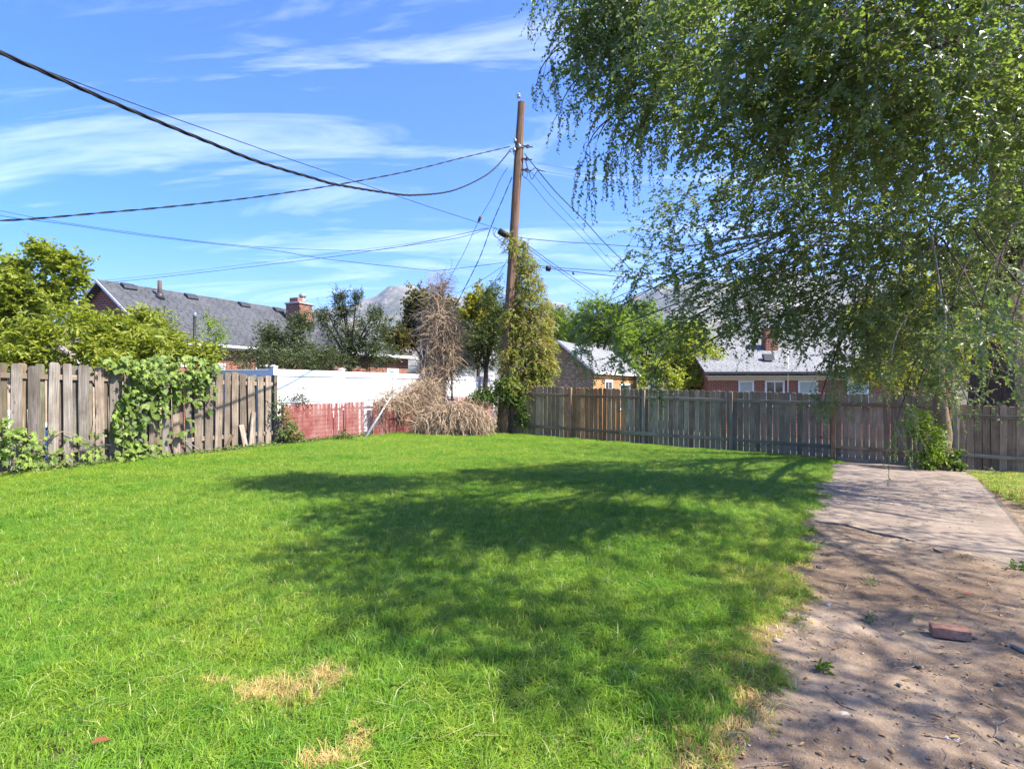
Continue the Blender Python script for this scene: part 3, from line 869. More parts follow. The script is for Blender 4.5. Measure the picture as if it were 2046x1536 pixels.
# ---- low chain link fence with red privacy slats
n = NT('faded_red_slat')
v = n.pos()
c = n.ramp(n.noise(n.mapping(v, (9, 9, 1.5)), 1.0, 5, .7), [(.3, (.19, .04, .032)), (.5, (.27, .075, .062)), (.7, (.37, .16, .14))])
c = n.mix(n.math('MULTIPLY', n.ramp(n.noise(v, 1.6, 5, .65), [(.45, 0.), (.65, 1.)]), .6), c, (.40, .23, .20))
m_slat = n.done(n.principled(c, .7, .2))
m_galv = plain_mat('galvanised_steel', (0.42, 0.43, 0.43), 0.45, 0.5, 0.7, var=0.12, scale=14)
m_wire_red = plain_mat('faded_wire', (0.45, 0.20, 0.17), 0.5, 0.4, 0.2)
CO = 0.12
c0 = S_END + .10; c1 = on_line(985, LP(0, CO), LD)
FC = thing('chain_link_fence', 'low chain link fence woven with faded red slats', 'fence', (*LP(0, CO), 0), LEN_ANG)
def c_g(s): return l_ground(s, CO)
c_top = 1.0
for q in (c0, c0 + 2.45, c0 + 4.9, c1):
    MB().tube([(q, .035, c_g(q) - .2), (q, .035, c_top + .03)], .024, 8).build('post', m_galv, FC, True)
MB().tube([(c0, .035, c_top + .035), (c1, .035, c_top + .02)], .019, 8).build('top_rail', m_galv, FC, True)
mb = MB(); s = c0 + .02
g0, g1 = on_line(727, LP(0, CO), LD), on_line(746, LP(0, CO), LD)
while s < c1 - .03:
    zt_ = c_top - .02 + random.uniform(-.012, .012)
    if not (g0 < s < g1) and random.random() > .03:
        zb_ = c_g(s) + random.uniform(.01, .05)
        t_ = random.uniform(-.008, .008); h_ = .0222
        if g0 - 2.2 < s < g0 and random.random() < .08: zt_ -= random.uniform(.05, .2)
        mb.add([(s - h_, -.004, zb_), (s + h_, .004, zb_), (s + h_ + t_, .004, zt_), (s - h_ + t_, -.004, zt_), (s - h_, .0, zb_), (s + h_, .008, zb_), (s + h_ + t_, .008, zt_), (s - h_ + t_, .0, zt_)],
               [(0, 1, 2, 3), (7, 6, 5, 4), (0, 3, 7, 4), (1, 5, 6, 2), (3, 2, 6, 7), (0, 4, 5, 1)])
    s += .0425
stuff(mb.build('privacy_slats', m_slat, FC))
tubes = []
s = c0
while s < c1:
    nz_ = 20; zz_ = np.linspace(c_g(s) + .02, c_top + .02, nz_)
    tubes.append((np.stack([s + .022 * (np.arange(nz_) % 2), np.where(np.arange(nz_) % 2, .016, -.014), zz_], -1), .0026)); s += .0425
stuff(link('chain_mesh', tubes_mesh('chain_mesh', tubes, 3), m_wire_red, FC))
# pale dirty sheet seen through the gap in the slats
f = G(722, 891); f = Vector((*LP(on_line(727, LP(0, .42), LD), .42), 0)); f.z = gz(f.x, f.y) - .05
t = Vector((*LP(on_line(783, LP(0, .16), LD), .16), 0)); t.z = CAMZ + (768 - 790) / FPX * t.y
mb = MB().tube([f, f.lerp(t, .98), t], [.045, .045, .04], 12)
tag(mb.build('leaning_post', m_galv, None, True), 'grey steel post leaning against the red slatted fence', 'post')

# ================================================================= UTILITY POLE AND CABLES
PD = 20.05
PB = P(1003, 868, PD); PB.z = gz(PB.x, PB.y) - .1; PT = P(1042, 205, PD)
POLE = thing('utility_pole', 'tall leaning brown wooden utility pole beside the climbing vine', 'utility pole', PB)
pv = PT - PB
def pole_at(py):
    t_ = (CAMZ + (768 - py) / FPX * PD - PB.z) / pv.z
    return pv * t_
nseg = 24
mb = MB(); k_ = 20
rr = [.20 - (.20 - .125) * (i / nseg) + random.uniform(-.003, .003) for i in range(nseg + 1)]
mb.tube([pv * (i / nseg) for i in range(nseg + 1)], rr, k_)
me = mb.mesh('shaft', False)
for v_ in me.vertices:
    c_ = pv * (v_.co.dot(pv) / pv.length_squared); dvec = v_.co - c_
    a_ = math.atan2(dvec.y, dvec.x)
    v_.co = c_ + dvec * (1 + .035 * math.sin(a_ * 7 + v_.co.z * .3) + .025 * math.sin(a_ * 13 + 1 + v_.co.z * .9))
link('shaft', me, m_pole, POLE)
m_iron = plain_mat('dark_iron', (0.05, 0.045, 0.04), 0.6, 0.4, 0.6)
m_porc = plain_mat('brown_porcelain', (0.10, 0.05, 0.035), 0.25, 0.6)
m_porc_g = plain_mat('grey_porcelain', (0.36, 0.35, 0.34), 0.3, 0.5)
m_cable = plain_mat('black_cable', (0.018, 0.018, 0.02), 0.55, 0.3)
m_copper = plain_mat('weathered_wire', (0.07, 0.065, 0.06), 0.5, 0.4, 0.5)
# pin insulator on top
top_ = pv + Vector((-.10, -.03, 0))
MB().box(top_.x - .02, top_.x + .02, top_.y - .02, top_.y + .02, pv.z - .9, pv.z + .16).build('pin', m_galv, POLE, bevel=.003)
MB().tube([top_ + Vector((0, 0, z_)) for z_ in (.14, .17, .20, .22, .25, .27, .31)], [.05, .085, .05, .05, .075, .05, .03], 12).build('insulator', m_porc_g, POLE, True)
# secondary rack with spools on the right side, brackets on the left
for py_ in (293, 318, 340):
    c_ = pole_at(py_); x_ = c_.x + .15
    MB().box(c_.x + .10, x_ + .22, c_.y - .07, c_.y - .045, c_.z - .012, c_.z + .012).box(c_.x + .10, x_ + .22, c_.y + .03, c_.y + .055, c_.z - .012, c_.z + .012).build('bracket', m_iron, POLE)
    MB().tube([(x_ + .16, c_.y - .005, c_.z + q_) for q_ in (-.06, -.045, -.02, .02, .045, .06)], [.03, .05, .03, .03, .05, .03], 10).build('insulator', m_porc, POLE, True)
    MB().tube([(x_ + .1, c_.y, c_.z), (x_ + .34, c_.y - .02, c_.z - .03)], .022, 6).build('clamp', m_iron, POLE, True)
c_ = pole_at(306)
MB().box(c_.x + .13, c_.x + .165, c_.y - .02, c_.y + .02, c_.z - .8, c_.z + .35).build('rack', m_iron, POLE)
for py_, dx_ in ((285, -.16), (303, -.17), (296, .0)):
    c_ = pole_at(py_)
    MB().tube([(c_.x + dx_ - .02, c_.y - .16, c_.z - .08), (c_.x + dx_ + .03, c_.y - .18, c_.z), (c_.x + dx_ - .01, c_.y - .16, c_.z + .08)], [.04, .05, .03], 8).build('clevis', m_galv, POLE, True)
c_ = pole_at(296)
MB().tube([(c_.x + .16 * math.cos(a_), c_.y + .16 * math.sin(a_), c_.z) for a_ in np.linspace(-3.2, 0.2, 14)], .012, 6).build('strap', m_galv, POLE)
# splice case hanging beside the pole
a = P(996, 461, PD - .25); b = P(1016, 473, PD - .25)
dv = b - a
for i_, (dd) in enumerate([0]):
    mb = MB().tube([a, a + dv * .06, a + dv * .94, b], [.07, .115, .115, .08], 10)
    for q_ in (.25, .5, .75): mb.tube([a + dv * (q_ - .02), a + dv * (q_ + .02)], .125, 10)
o = mb.build('splice_case', m_cable, None, True)
tag(o, 'black ribbed cable splice case hung at the utility pole', 'splice case')
# drip loops at the pole
def loop(pts, r_=.012, parent=POLE):
    P0 = [Vector(p_) - PB for p_ in pts]
    pt = []
    for i in range(len(P0) - 1):
        p0 = P0[max(0, i - 1)]; p1 = P0[i]; p2 = P0[i + 1]; p3 = P0[min(len(P0) - 1, i + 2)]
        for t_ in np.linspace(0, 1, 7)[:-1]:
            pt.append(0.5 * ((2 * p1) + (p2 - p0) * t_ + (2 * p0 - 5 * p1 + 4 * p2 - p3) * t_ ** 2 + (3 * p1 - p0 - 3 * p2 + p3) * t_ ** 3))
    pt.append(P0[-1])
    MB().tube(pt, r_, 5).build('drip_loop', m_cable, parent, True)
q_ = PD - .12
loop([P(1050, 320, q_), P(1056, 340, q_), P(1062, 358, q_), P(1068, 350, q_), P(1076, 341, q_), P(1090, 343, q_)])
loop([P(1046, 338, q_), P(1055, 345, q_), P(1063, 340, q_), P(1070, 336, q_), P(1082, 342, q_)])
loop([P(1044, 350, q_), P(1050, 356, q_), P(1054, 348, q_), P(1052, 330, q_), P(1046, 318, q_)], .008)
loop([P(1022, 305, q_), P(1018, 300, q_), P(1024, 298, q_), P(1027, 310, q_)], .012)
loop([P(990, 455, q_), P(985, 462, q_), P(988, 472, q_), P(997, 474, q_), P(1001, 468, q_)], .01)
loop([P(993, 457, q_), P(988, 468, q_), P(996, 478, q_), P(1010, 490, q_), P(1016, 498, q_)], .01)

def spline(pts, n=10):
    out = []
    for i in range(len(pts) - 1):
        p0 = pts[max(0, i - 1)]; p1 = pts[i]; p2 = pts[i + 1]; p3 = pts[min(len(pts) - 1, i + 2)]
        for t_ in np.linspace(0, 1, n + 1)[:-1]:
            out.append(0.5 * ((2 * p1) + (p2 - p0) * t_ + (2 * p0 - 5 * p1 + 4 * p2 - p3) * t_ ** 2 + (3 * p1 - p0 - 3 * p2 + p3) * t_ ** 3))
    out.append(pts[-1])
    return out
def cable(label, pts, d0, d1, r_, strands=1, mat=None, name='overhead_cable', group='cables strung from the utility pole'):
    """hangs in one vertical plane between its two ends; pts are photo positions along it"""
    A = P(*pts[0], d0); B = P(*pts[-1], d1)
    AA = (A.x, A.y); DD = (B.x - A.x, B.y - A.y)
    W = []
    for (px_, py_) in pts:
        s_ = on_line(px_, AA, DD); d_ = AA[1] + DD[1] * s_
        W.append(P(px_, py_, d_))
    W[0] = A; W[-1] = B
    C = spline(W, 10)
    mb = MB()
    if strands == 1: mb.tube(C, r_, 5)
    else:
        fine = []
        for i in range(len(C) - 1):
            m_ = max(2, int((C[i + 1] - C[i]).length / .09))
            fine += [C[i].lerp(C[i + 1], j / m_) for j in range(m_)]
        fine.append(C[-1])
        ln = 0.0; ph = []
        for i, p_ in enumerate(fine):
            if i: ln += (p_ - fine[i - 1]).length
            ph.append(ln)
        hd = Vector((DD[0], DD[1], 0)).normalized(); sd = Vector((-hd.y, hd.x, 0))
        for q in range(strands):
            mb.tube([p_ + (sd * math.cos(ph[i] * 7.5 + q * 6.283 / strands) + Vector((0, 0, 1)) * math.sin(ph[i] * 7.5 + q * 6.283 / strands)) * r_ * 1.15 for i, p_ in enumerate(fine)], r_, 4)
    o = mb.build(name, mat or m_cable, None, True)
    tag(o, label, 'cable', group)
ld = PD - .15
cable('thick twisted black service cable sagging lowest from upper left to the pole', [(1019, 301), (990, 335), (958, 358), (901, 382), (829, 390), (777, 386), (673, 369), (622, 355), (518, 324), (414, 283), (311, 241), (207, 197), (104, 151), (0, 105), (-160, 28)], ld, 5.2, .0125, 3)
cable('thin straight black cable running just above the thick sagging one to the splice case', [(996, 459), (984, 454), (881, 421), (777, 386), (673, 350), (570, 315), (435, 267), (311, 223), (192, 179), (72, 134), (0, 105), (-160, 38)], PD - .25, 7.5, .0085)
cable('twisted black cable rising gently from the left edge to the upper pole', [(1019, 293), (922, 316), (808, 344), (663, 371), (539, 390), (445, 402), (311, 416), (207, 425), (83, 436), (0, 441), (-160, 447)], ld, 11, .011, 2)
cable('upper of two thin wires falling from the left edge above the maple', [(976, 456), (855, 482), (767, 498), (710, 501), (544, 495), (414, 484), (259, 464), (104, 441), (0, 421), (-160, 386)], PD - .1, 21, .0075)
cable('lower of two thin wires falling from the left edge above the maple', [(1006, 525), (881, 540), (850, 539), (798, 534), (648, 517), (544, 500), (414, 486), (259, 467), (130, 448), (0, 431), (-160, 400)], PD - .1, 18, .0085)
cable('upper faint wire climbing from the brick gable to the pole', [(976, 455), (850, 482), (673, 505), (570, 518), (363, 544), (192, 562)], PD - .2, 20.3, .005, mat=m_copper)
cable('lower dark wire climbing from the brick gable to the pole', [(980, 456), (907, 477), (756, 499), (673, 512), (518, 531), (311, 555), (165, 569)], PD - .2, 20.2, .008)
cable('guy wire with a brown strain insulator slanting left down from the pole', [(1014, 335), (997, 363), (982, 397), (958, 438), (927, 505), (896, 562), (868, 628)], PD, 21.5, .009, mat=m_copper)
o = MB().tube([P(961, 431, 20.28), P(960, 434, 20.28), P(957, 441, 20.3), P(956, 444, 20.3)], [.02, .05, .05, .02], 8).build('strain_insulator', m_porc, None, True)
tag(o, 'small brown strain insulator on the slanting guy wire', 'insulator')
cable('black drop cable slanting steeply left from mid pole', [(1023, 354), (1005, 397), (984, 446), (958, 516), (922, 588), (898, 634)], PD - .1, 23, .011, 2)
cable('thin wire leaving the pole low towards the dead vine', [(1009, 529), (970, 555), (935, 574), (880, 604)], PD, 23, .007)
cable('short dark wire dropping behind the yellow tree from the pole', [(1011, 524), (992, 556), (968, 588), (950, 612)], PD, 24.5, .010)
cable('thickest black cable slanting right down from the upper pole into the elm', [(1048, 307), (1062, 325), (1110, 383), (1165, 438), (1200, 477), (1240, 517), (1275, 552), (1335, 595)], ld, 27, .017)
cable('middle thin wire slanting right down from the pole', [(1046, 338), (1062, 345), (1100, 390), (1172, 468), (1215, 515), (1262, 556)], ld, 27, .008)
cable('lowest of the thin wires slanting right down from the pole', [(1040, 348), (1060, 365), (1100, 413), (1160, 472), (1215, 530), (1252, 565)], ld, 27, .009)
cable('black cable running level to the right above the ivy', [(1030, 472), (1048, 476), (1120, 483), (1200, 488), (1260, 492), (1420, 499)], PD - .1, 25, .013)
cable('upper of two level cables passing right of the ivy top', [(1012, 520), (1080, 531), (1140, 537), (1250, 543), (1380, 551), (1540, 558)], PD - .1, 25, .012)
cable('lower level cable carrying a black drum right of the ivy', [(1012, 524), (1085, 535), (1150, 543), (1240, 553), (1400, 566), (1540, 577)], PD - .15, 25, .015)
o = MB().tube([P(1090, 531, 20.5), P(1090.5, 531, 20.5), P(1090.5, 542, 20.5), P(1099, 542, 20.55)], .01, 6)
o = MB().tube([P(1091, 536, 20.45), P(1092, 536, 20.45), P(1099, 537, 20.5), P(1100, 537, 20.5)], [.06, .10, .10, .06], 12).build('cable_drum', m_cable, None, True)
tag(o, 'small black cylindrical terminal hanging on the level cables', 'terminal')
o = MB().tube([P(1145, 543, 20.9), P(1145, 547, 20.9), P(1148, 549, 20.9)], [.03, .035, .02], 6).build('cable_clip', m_cable, None, True)
tag(o, 'tiny black clip hanging under the lower level cable', 'clip')
cable('upper of two black drops running down right behind the ivy', [(1046, 483), (1060, 494), (1100, 523), (1150, 558), (1195, 590)], PD - .1, 28, .012)
cable('lower of two black drops running down right behind the ivy', [(1040, 484), (1058, 498), (1098, 528), (1148, 563), (1188, 592)], PD - .1, 28.5, .012)
cable('upper faint distant wire crossing right above the slanting cables', [(1075, 327), (1160, 341), (1250, 354), (1420, 376)], PD + 2, 34, .006, mat=m_copper)
cable('lower faint distant wire crossing right above the slanting cables', [(1082, 342), (1160, 354), (1250, 368), (1420, 392)], PD, 34, .007, mat=m_copper)

# ================================================================= HOUSES
m_brick = brick_mat('red_brick', (0.30, 0.085, 0.045), (0.215, 0.058, 0.034), (0.38, 0.31, 0.25))
m_shingle = shingle_mat('grey_shingle', (0.072, 0.075, 0.08), (0.105, 0.108, 0.113))
m_shingle_l = shingle_mat('pale_shingle', (0.20, 0.20, 0.20), (0.27, 0.268, 0.265))
m_shingle_b = shingle_mat('brown_shingle', (0.20, 0.165, 0.15), (0.27, 0.235, 0.22))
m_trim = plain_mat('white_trim', (0.74, 0.74, 0.72), 0.5, 0.3, var=0.05)
n = NT('window_glass')
pp = n.uv()
c = n.ramp(n.noise(pp, 1.3, 3), [(0.4, (0.03, 0.035, 0.04)), (0.65, (0.07, 0.075, 0.08))])
m_glass = n.done(n.principled(c, 0.05, 0.6))
m_blind = plain_mat('pale_green_blind', (0.40, 0.46, 0.40), 0.6, 0.3, var=0.06)
m_vent = plain_mat('dark_vent_metal', (0.045, 0.045, 0.05), 0.5, 0.4)
m_pipe = plain_mat('rusty_pipe', (0.11, 0.07, 0.06), 0.7, 0.3)

def slab_roof(parent, name, quad, th, mat):
    """roof plane: quad of 4 points (eave a, eave b, ridge b, ridge a), given a thickness"""
    q = [Vector(p_) for p_ in quad]
    nrm = (q[1] - q[0]).cross(q[-1] - q[0]).normalized()
    if nrm.z < 0: nrm = -nrm
    lo = [p_ - nrm * th for p_ in q]; k_ = len(q)
    return MB().add(q + lo, [tuple(range(k_)), tuple(range(2 * k_ - 1, k_ - 1, -1))] + [(i, (i + 1) % k_, k_ + (i + 1) % k_, k_ + i) for i in range(k_)]).build(name, mat, parent)
def window(parent, x0, x1, z0, z1, ywall, sash='double', blind=True, t=.07, side=-1):
    """window set on a wall that faces local -y"""
    y_ = ywall
    mb = MB()
    mb.box(x0, x1, y_ - .05, y_ + .04, z1 - t, z1).box(x0, x1, y_ - .07, y_ + .04, z0, z0 + t)
    mb.box(x0, x0 + t, y_ - .048, y_ + .04, z0 + t, z1 - t).box(x1 - t, x1, y_ - .048, y_ + .04, z0 + t, z1 - t)
    w_ = mb.build('window', m_trim, parent)
    if sash == 'double':
        zm = (z0 + z1) / 2
        MB().box(x0 + t, x1 - t, y_ - .035, y_ + .03, zm - .025, zm + .025).build('sash_bar', m_trim, w_)
        MB().box(x0 + t, x1 - t, y_ - .022, y_ + .0, zm + .025, z1 - t).build('pane', m_blind if blind else m_glass, w_)
        MB().box(x0 + t, x1 - t, y_ - .012, y_ + .0, z0 + t, zm - .025).build('pane', m_blind if blind else m_glass, w_)
    else:
        xm = (x0 + x1) / 2
        MB().box(xm - .025, xm + .025, y_ - .035, y_ + .03, z0 + t, z1 - t).build('sash_bar', m_trim, w_)
        MB().box(x0 + t, xm - .025, y_ - .022, y_ + .0, z0 + t, z1 - t).build('pane', m_glass, w_)
        MB().box(xm + .025, x1 - t, y_ - .012, y_ + .0, z0 + t, z1 - t).build('pane', m_glass, w_)
    return w_

# ---- brick house on the left with the long grey roof
HA = thing('brick_house', 'red brick house with long dark grey shingle roof and brick chimney', 'house', (-14.6, 20.0, 0), LEN_ANG)
RZ, EZ, HW, HL = 5.2, 2.97, 3.1, 10.4
MB().prism([(-HW + .3, -.6), (HW - .3, -.6), (HW - .3, EZ + .08), (0, RZ - .16), (-HW + .3, EZ + .08)], 'x', .28, HL - .28).build('wall', m_brick, HA)
roof = slab_roof(HA, 'roof', [(0, -HW, EZ), (HL, -HW, EZ), (HL, 0, RZ), (0, 0, RZ)], .11, m_shingle)
slab_roof(HA, 'roof', [(HL, HW, EZ), (0, HW, EZ), (0, .004, RZ), (HL, .004, RZ)], .11, m_shingle)
for sg in (-1, 1):
    MB().add([(-.03, sg * HW, EZ - .02), (-.03, 0, RZ - .02), (-.03, 0, RZ - .12), (-.03, sg * HW, EZ - .12), (-.003, sg * HW, EZ - .02), (-.003, 0, RZ - .02), (-.003, 0, RZ - .12), (-.003, sg * HW, EZ - .12)],
             [(0, 1, 2, 3), (7, 6, 5, 4), (0, 4, 5, 1), (1, 5, 6, 2), (2, 6, 7, 3), (3, 7, 4, 0)]).build('rake_board', m_trim, HA)
MB().box(-.02, 6.6, -HW - .10, -HW - .004, EZ - .11, EZ - .01).build('gutter', m_trim, HA, bevel=.01)
MB().box(.0, 6.7, -HW + .02, -HW + .28, EZ - .17, EZ - .13).build('soffit', m_trim, HA)
sl = Vector((0, HW, RZ - EZ)).normalized()
def roof_pt(x, f): return Vector((x, -HW * (1 - f), EZ + (RZ - EZ) * f))
for x_, f_ in ((.95, .93), (3.4, .92), (5.95, .92), (7.9, .92)):
    p_ = roof_pt(x_, f_)
    o = MB().prism([(-.18, .0), (.15, .0), (.13, .10), (-.10, .12), (-.18, .06)], 'x', -.24, .24).build('roof_vent', m_vent, HA, loc=p_, rot=(math.atan2(RZ - EZ, HW), 0, 0), bevel=.01)
p_ = roof_pt(1.9, .82)
o = MB().tube([p_ + Vector((0, 0, -.1)), p_ + Vector((0, 0, .62))], .075, 12).build('vent_pipe', m_pipe, HA, True)
MB().tube([p_ + Vector((0, 0, -.1)), p_ + Vector((0, 0, .10)), p_ + Vector((0, 0, .16))], [.19, .13, .08], 12).build('flashing', m_vent, HA, True)
# chimney
cx_, cy_ = 8.3, -1.2
ch = MB().box(cx_ - .42, cx_ + .42, cy_ - .42, cy_ + .42, 3.2, 5.27).build('chimney', m_brick, HA)
MB().box(cx_ - .47, cx_ + .47, cy_ - .47, cy_ + .47, 5.272, 5.36).build('chimney_crown', plain_mat('chimney_mortar', (.34, .32, .30), .9, .1), ch, bevel=.015)
MB().box(cx_ - .36, cx_ - .02, cy_ - .25, cy_ + .25, 5.362, 5.58).build('chimney_pot', m_brick, ch)
MB().tube([(cx_ + .2, cy_, 5.362), (cx_ + .2, cy_, 5.54), (cx_ + .2, cy_, 5.56), (cx_ + .2, cy_, 5.68), (cx_ + .2, cy_, 5.70), (cx_ + .2, cy_, 5.84)], [.17, .17, .13, .13, .19, .12], 14).build('flue_cap', m_galv, ch, True)
MB().box(cx_ - .46, cx_ + .46, cy_ - .50, cy_ - .425, 3.9, 4.45).build('flashing', m_vent, ch)
window(HA, 1.9, 2.9, 1.2, 2.3, -HW + .30, 'double', True)
window(HA, 4.3, 5.1, 1.2, 2.3, -HW + .30, 'double', False)
# hipped wing towards the yard
W0, W1, WY = 6.9, 13.1, -4.6
wm = (W0 + W1) / 2; ph_ = 1.5
MB().box(W0 + .3, W1 - .3, WY + .3, -HW + .32, -.6, EZ - .05).build('wall', m_brick, HA)
apex = (wm, WY + 3.1, EZ + ph_)
slab_roof(HA, 'wing_roof', [(W0, WY, EZ), (W1, WY, EZ), apex], .11, m_shingle)
slab_roof(HA, 'wing_roof', [(W1, WY, EZ), (W1, 0, EZ), (wm, 0, EZ + ph_), apex], .11, m_shingle)
slab_roof(HA, 'wing_roof', [(W0, 0, EZ), (W0, WY, EZ), apex, (wm, 0, EZ + ph_)], .11, m_shingle)
MB().box(W0 - .02, W1 + .02, WY - .12, WY - .004, EZ - .15, EZ - .01).build('gutter', m_trim, HA, bevel=.01)
MB().box(W0 + .02, W1 - .02, WY + .02, WY + .28, EZ - .17, EZ - .12).build('soffit', m_trim, HA)
window(HA, 10.9, 11.9, 1.2, 2.3, WY + .3, 'double', True)

# ---- low garage roof at the far left behind the maple
HC = thing('neighbour_garage', 'low garage with brown shingle roof at the far left behind the maple', 'garage', (-15.4, 14.6, 0), LEN_ANG)
MB().box(.2, 6.0, -1.7, 2.2, -.5, 2.22).build('wall', plain_mat('tan_siding', (.42, .33, .26), .8, .2), HC)
slab_roof(HC, 'roof', [(0, -2.0, 2.22), (6.2, -2.0, 2.22), (6.2, .2, 3.35), (0, .2, 3.35)], .1, m_shingle_b)
slab_roof(HC, 'roof', [(6.2, 2.4, 2.22), (0, 2.4, 2.22), (0, .204, 3.35), (6.2, .204, 3.35)], .1, m_shingle_b)
MB().box(-.02, 6.22, -2.1, -2.004, 2.10, 2.21).build('gutter', m_trim, HC)

# ---- unfinished garage with particle-board walls behind the back fence
n = NT('particle_board')
uv = n.uv()
vo = n.n('ShaderNodeTexVoronoi'); vo.inputs['Scale'].default_value = 1.0
n.l(n.mapping(uv, (11, 24, 1)), vo.inputs['Vector'])
c = n.ramp(vo.outputs['Color'], [(0.1, (0.27, 0.12, 0.045)), (0.5, (0.45, 0.24, 0.10)), (0.9, (0.58, 0.36, 0.18))])
c = n.mix(n.math('MULTIPLY', n.ramp(n.noise(uv, 2, 5, .7), [(.4, 0.), (.65, 1.)]), .5), c, (0.22, 0.10, 0.045))
m_osb = n.done(n.principled(c, .8, .2))
n = NT('weathered_shaded_particle_board')  # gable end: weathered grey, with that side's shade put into the colour too
uv = n.uv()
vo = n.n('ShaderNodeTexVoronoi'); vo.inputs['Scale'].default_value = 1.0
n.l(n.mapping(uv, (10, 20, 1), (3, 5, 0)), vo.inputs['Vector'])
c = n.ramp(vo.outputs['Color'], [(0.1, (0.22, 0.16, 0.105)), (0.5, (0.38, 0.29, 0.195)), (0.9, (0.54, 0.44, 0.32))])
c = n.mix(n.math('MULTIPLY', n.ramp(n.noise(uv, 1.3, 5, .7), [(.4, 0.), (.65, 1.)]), .5), c, (0.20, 0.13, 0.07))
m_osb_g = n.done(n.principled(c, .85, .2))
HD = thing('garage', 'small unfinished garage with orange particle-board wall and pale roof', 'garage', (1.99, 24.67, 0), LEN_ANG)
GR, GE, GH, GL = 3.42, 2.06, 1.66, 9.6
MB().box(.30, GL - .2, -GH + .17, GH - .17, -.7, GE - .02).build('wall', m_osb, HD)
MB().prism([(-GH + .15, .95), (GH - .15, .95), (GH - .15, GE + .02), (0, GR - .13), (-GH + .15, GE + .02)], 'x', .24, .298).build('gable_panel', m_osb_g, HD)
MB().box(.235, .297, -GH + .15, GH - .15, -.7, .945).build('gable_panel', m_osb_g, HD)
slab_roof(HD, 'roof', [(0, -GH, GE), (GL, -GH, GE), (GL, 0, GR), (0, 0, GR)], .08, m_shingle_l)
slab_roof(HD, 'roof', [(GL, GH, GE), (0, GH, GE), (0, .004, GR), (GL, .004, GR)], .08, m_shingle_l)
for sg in (-1, 1):
    MB().add([(-.03, sg * GH, GE - .01), (-.03, 0, GR - .01), (-.03, 0, GR - .12), (-.03, sg * GH, GE - .12), (-.003, sg * GH, GE - .01), (-.003, 0, GR - .01), (-.003, 0, GR - .12), (-.003, sg * GH, GE - .12)],
             [(0, 1, 2, 3), (7, 6, 5, 4), (0, 4, 5, 1), (1, 5, 6, 2), (2, 6, 7, 3), (3, 7, 4, 0)]).build('rake_board', m_trim, HD)
MB().box(-.02, GL, -GH - .03, -GH - .004, GE - .11, GE - .005).build('fascia', m_trim, HD)
gp = Vector((1.6, -GH * .38, GE + (GR - GE) * .62))
o = MB().box(-.45, .45, -.33, .33, .0, .13).build('skylight', m_trim, HD, loc=gp, rot=(math.atan2(GR - GE, GH), 0, 0), bevel=.01)
MB().box(-.38, .38, -.26, .26, .131, .15).build('pane', m_glass, o)
window(HD, 2.1, 3.5, .85, 1.72, -GH + .17, 'slide', False, .12)
window(HD, 5.0, 7.4, .2, 1.55, -GH + .17, 'slide', False, .10)

# ---- brick house seen under the elm, behind the back fence
hx0 = P(1414, 768, 28.6)
HE = thing('brick_bungalow', 'brick bungalow with pale roof and white windows beyond the back fence', 'house', (hx0.x, hx0.y, 0), R(-3.5))
def ex(px): return on_line(px, (hx0.x, hx0.y), (math.cos(R(-3.5)), math.sin(R(-3.5))))
EEZ = 2.13; EW = ex(1905); ERZ = 4.1
MB().box(0, EW, 0, 8.0, -1.2, EEZ - .02).build('wall', m_brick, HE)
MB().prism([(.0, EEZ - .02), (8.0, EEZ - .02), (4.0, ERZ - .2)], 'x', .0, .25).build('wall', m_brick, HE)
slab_roof(HE, 'roof', [(-.25, -.45, EEZ), (EW + .4, -.45, EEZ), (EW + .4, 4.0, ERZ), (-.25, 4.0, ERZ)], .1, m_shingle_l)
slab_roof(HE, 'roof', [(EW + .4, 8.45, EEZ), (-.25, 8.45, EEZ), (-.25, 4.004, ERZ), (EW + .4, 4.004, ERZ)], .1, m_shingle_l)
MB().box(-.25, EW + .4, -.56, -.455, EEZ - .12, EEZ - .01).build('gutter', m_vent, HE)
MB().box(-.1, EW, -.445, -.002, EEZ - .24, EEZ - .20).build('soffit', m_trim, HE)
MB().box(0, EW, -.04, -.003, EEZ - .42, EEZ - .245).build('frieze_board', plain_mat('cream_trim', (.62, .58, .48), .6, .2, var=.05), HE)
for (a_, b_, kind_, bl_) in ((1475, 1506, 'double', True), (1528, 1567, 'slide', False), (1594, 1634, 'double', True), (1692, 1735, 'double', True)):
    window(HE, ex(a_), ex(b_), EEZ - 1.75, EEZ - .43, -.005, kind_, bl_, .09)
xx_ = ex(1573)
MB().tube([(xx_, -.08, .2), (xx_, -.08, EEZ + 1.0)], .03, 8).build('conduit', m_trim, HE, True)
MB().box(xx_ - .1, xx_ + .32, -.2, -.01, EEZ - 1.6, EEZ - 1.15).build('meter_box', m_trim, HE, bevel=.02)
cxx = ex(1573) + .1
ch = MB().box(cxx - .32, cxx + .32, 2.2, 2.85, 2.8, 4.55).build('chimney', m_brick, HE)
MB().box(cxx - .36, cxx + .36, 2.16, 2.89, 4.552, 4.62).build('chimney_crown', m_trim, ch)
for q_ in (.28, .62):
    p_ = Vector((EW * q_, .9, EEZ + .75))
    MB().prism([(-.2, -.15), (.2, .02), (.2, .2), (-.1, .16)], 'x', -.25, .25).build('roof_vent', m_vent, HE, loc=p_)

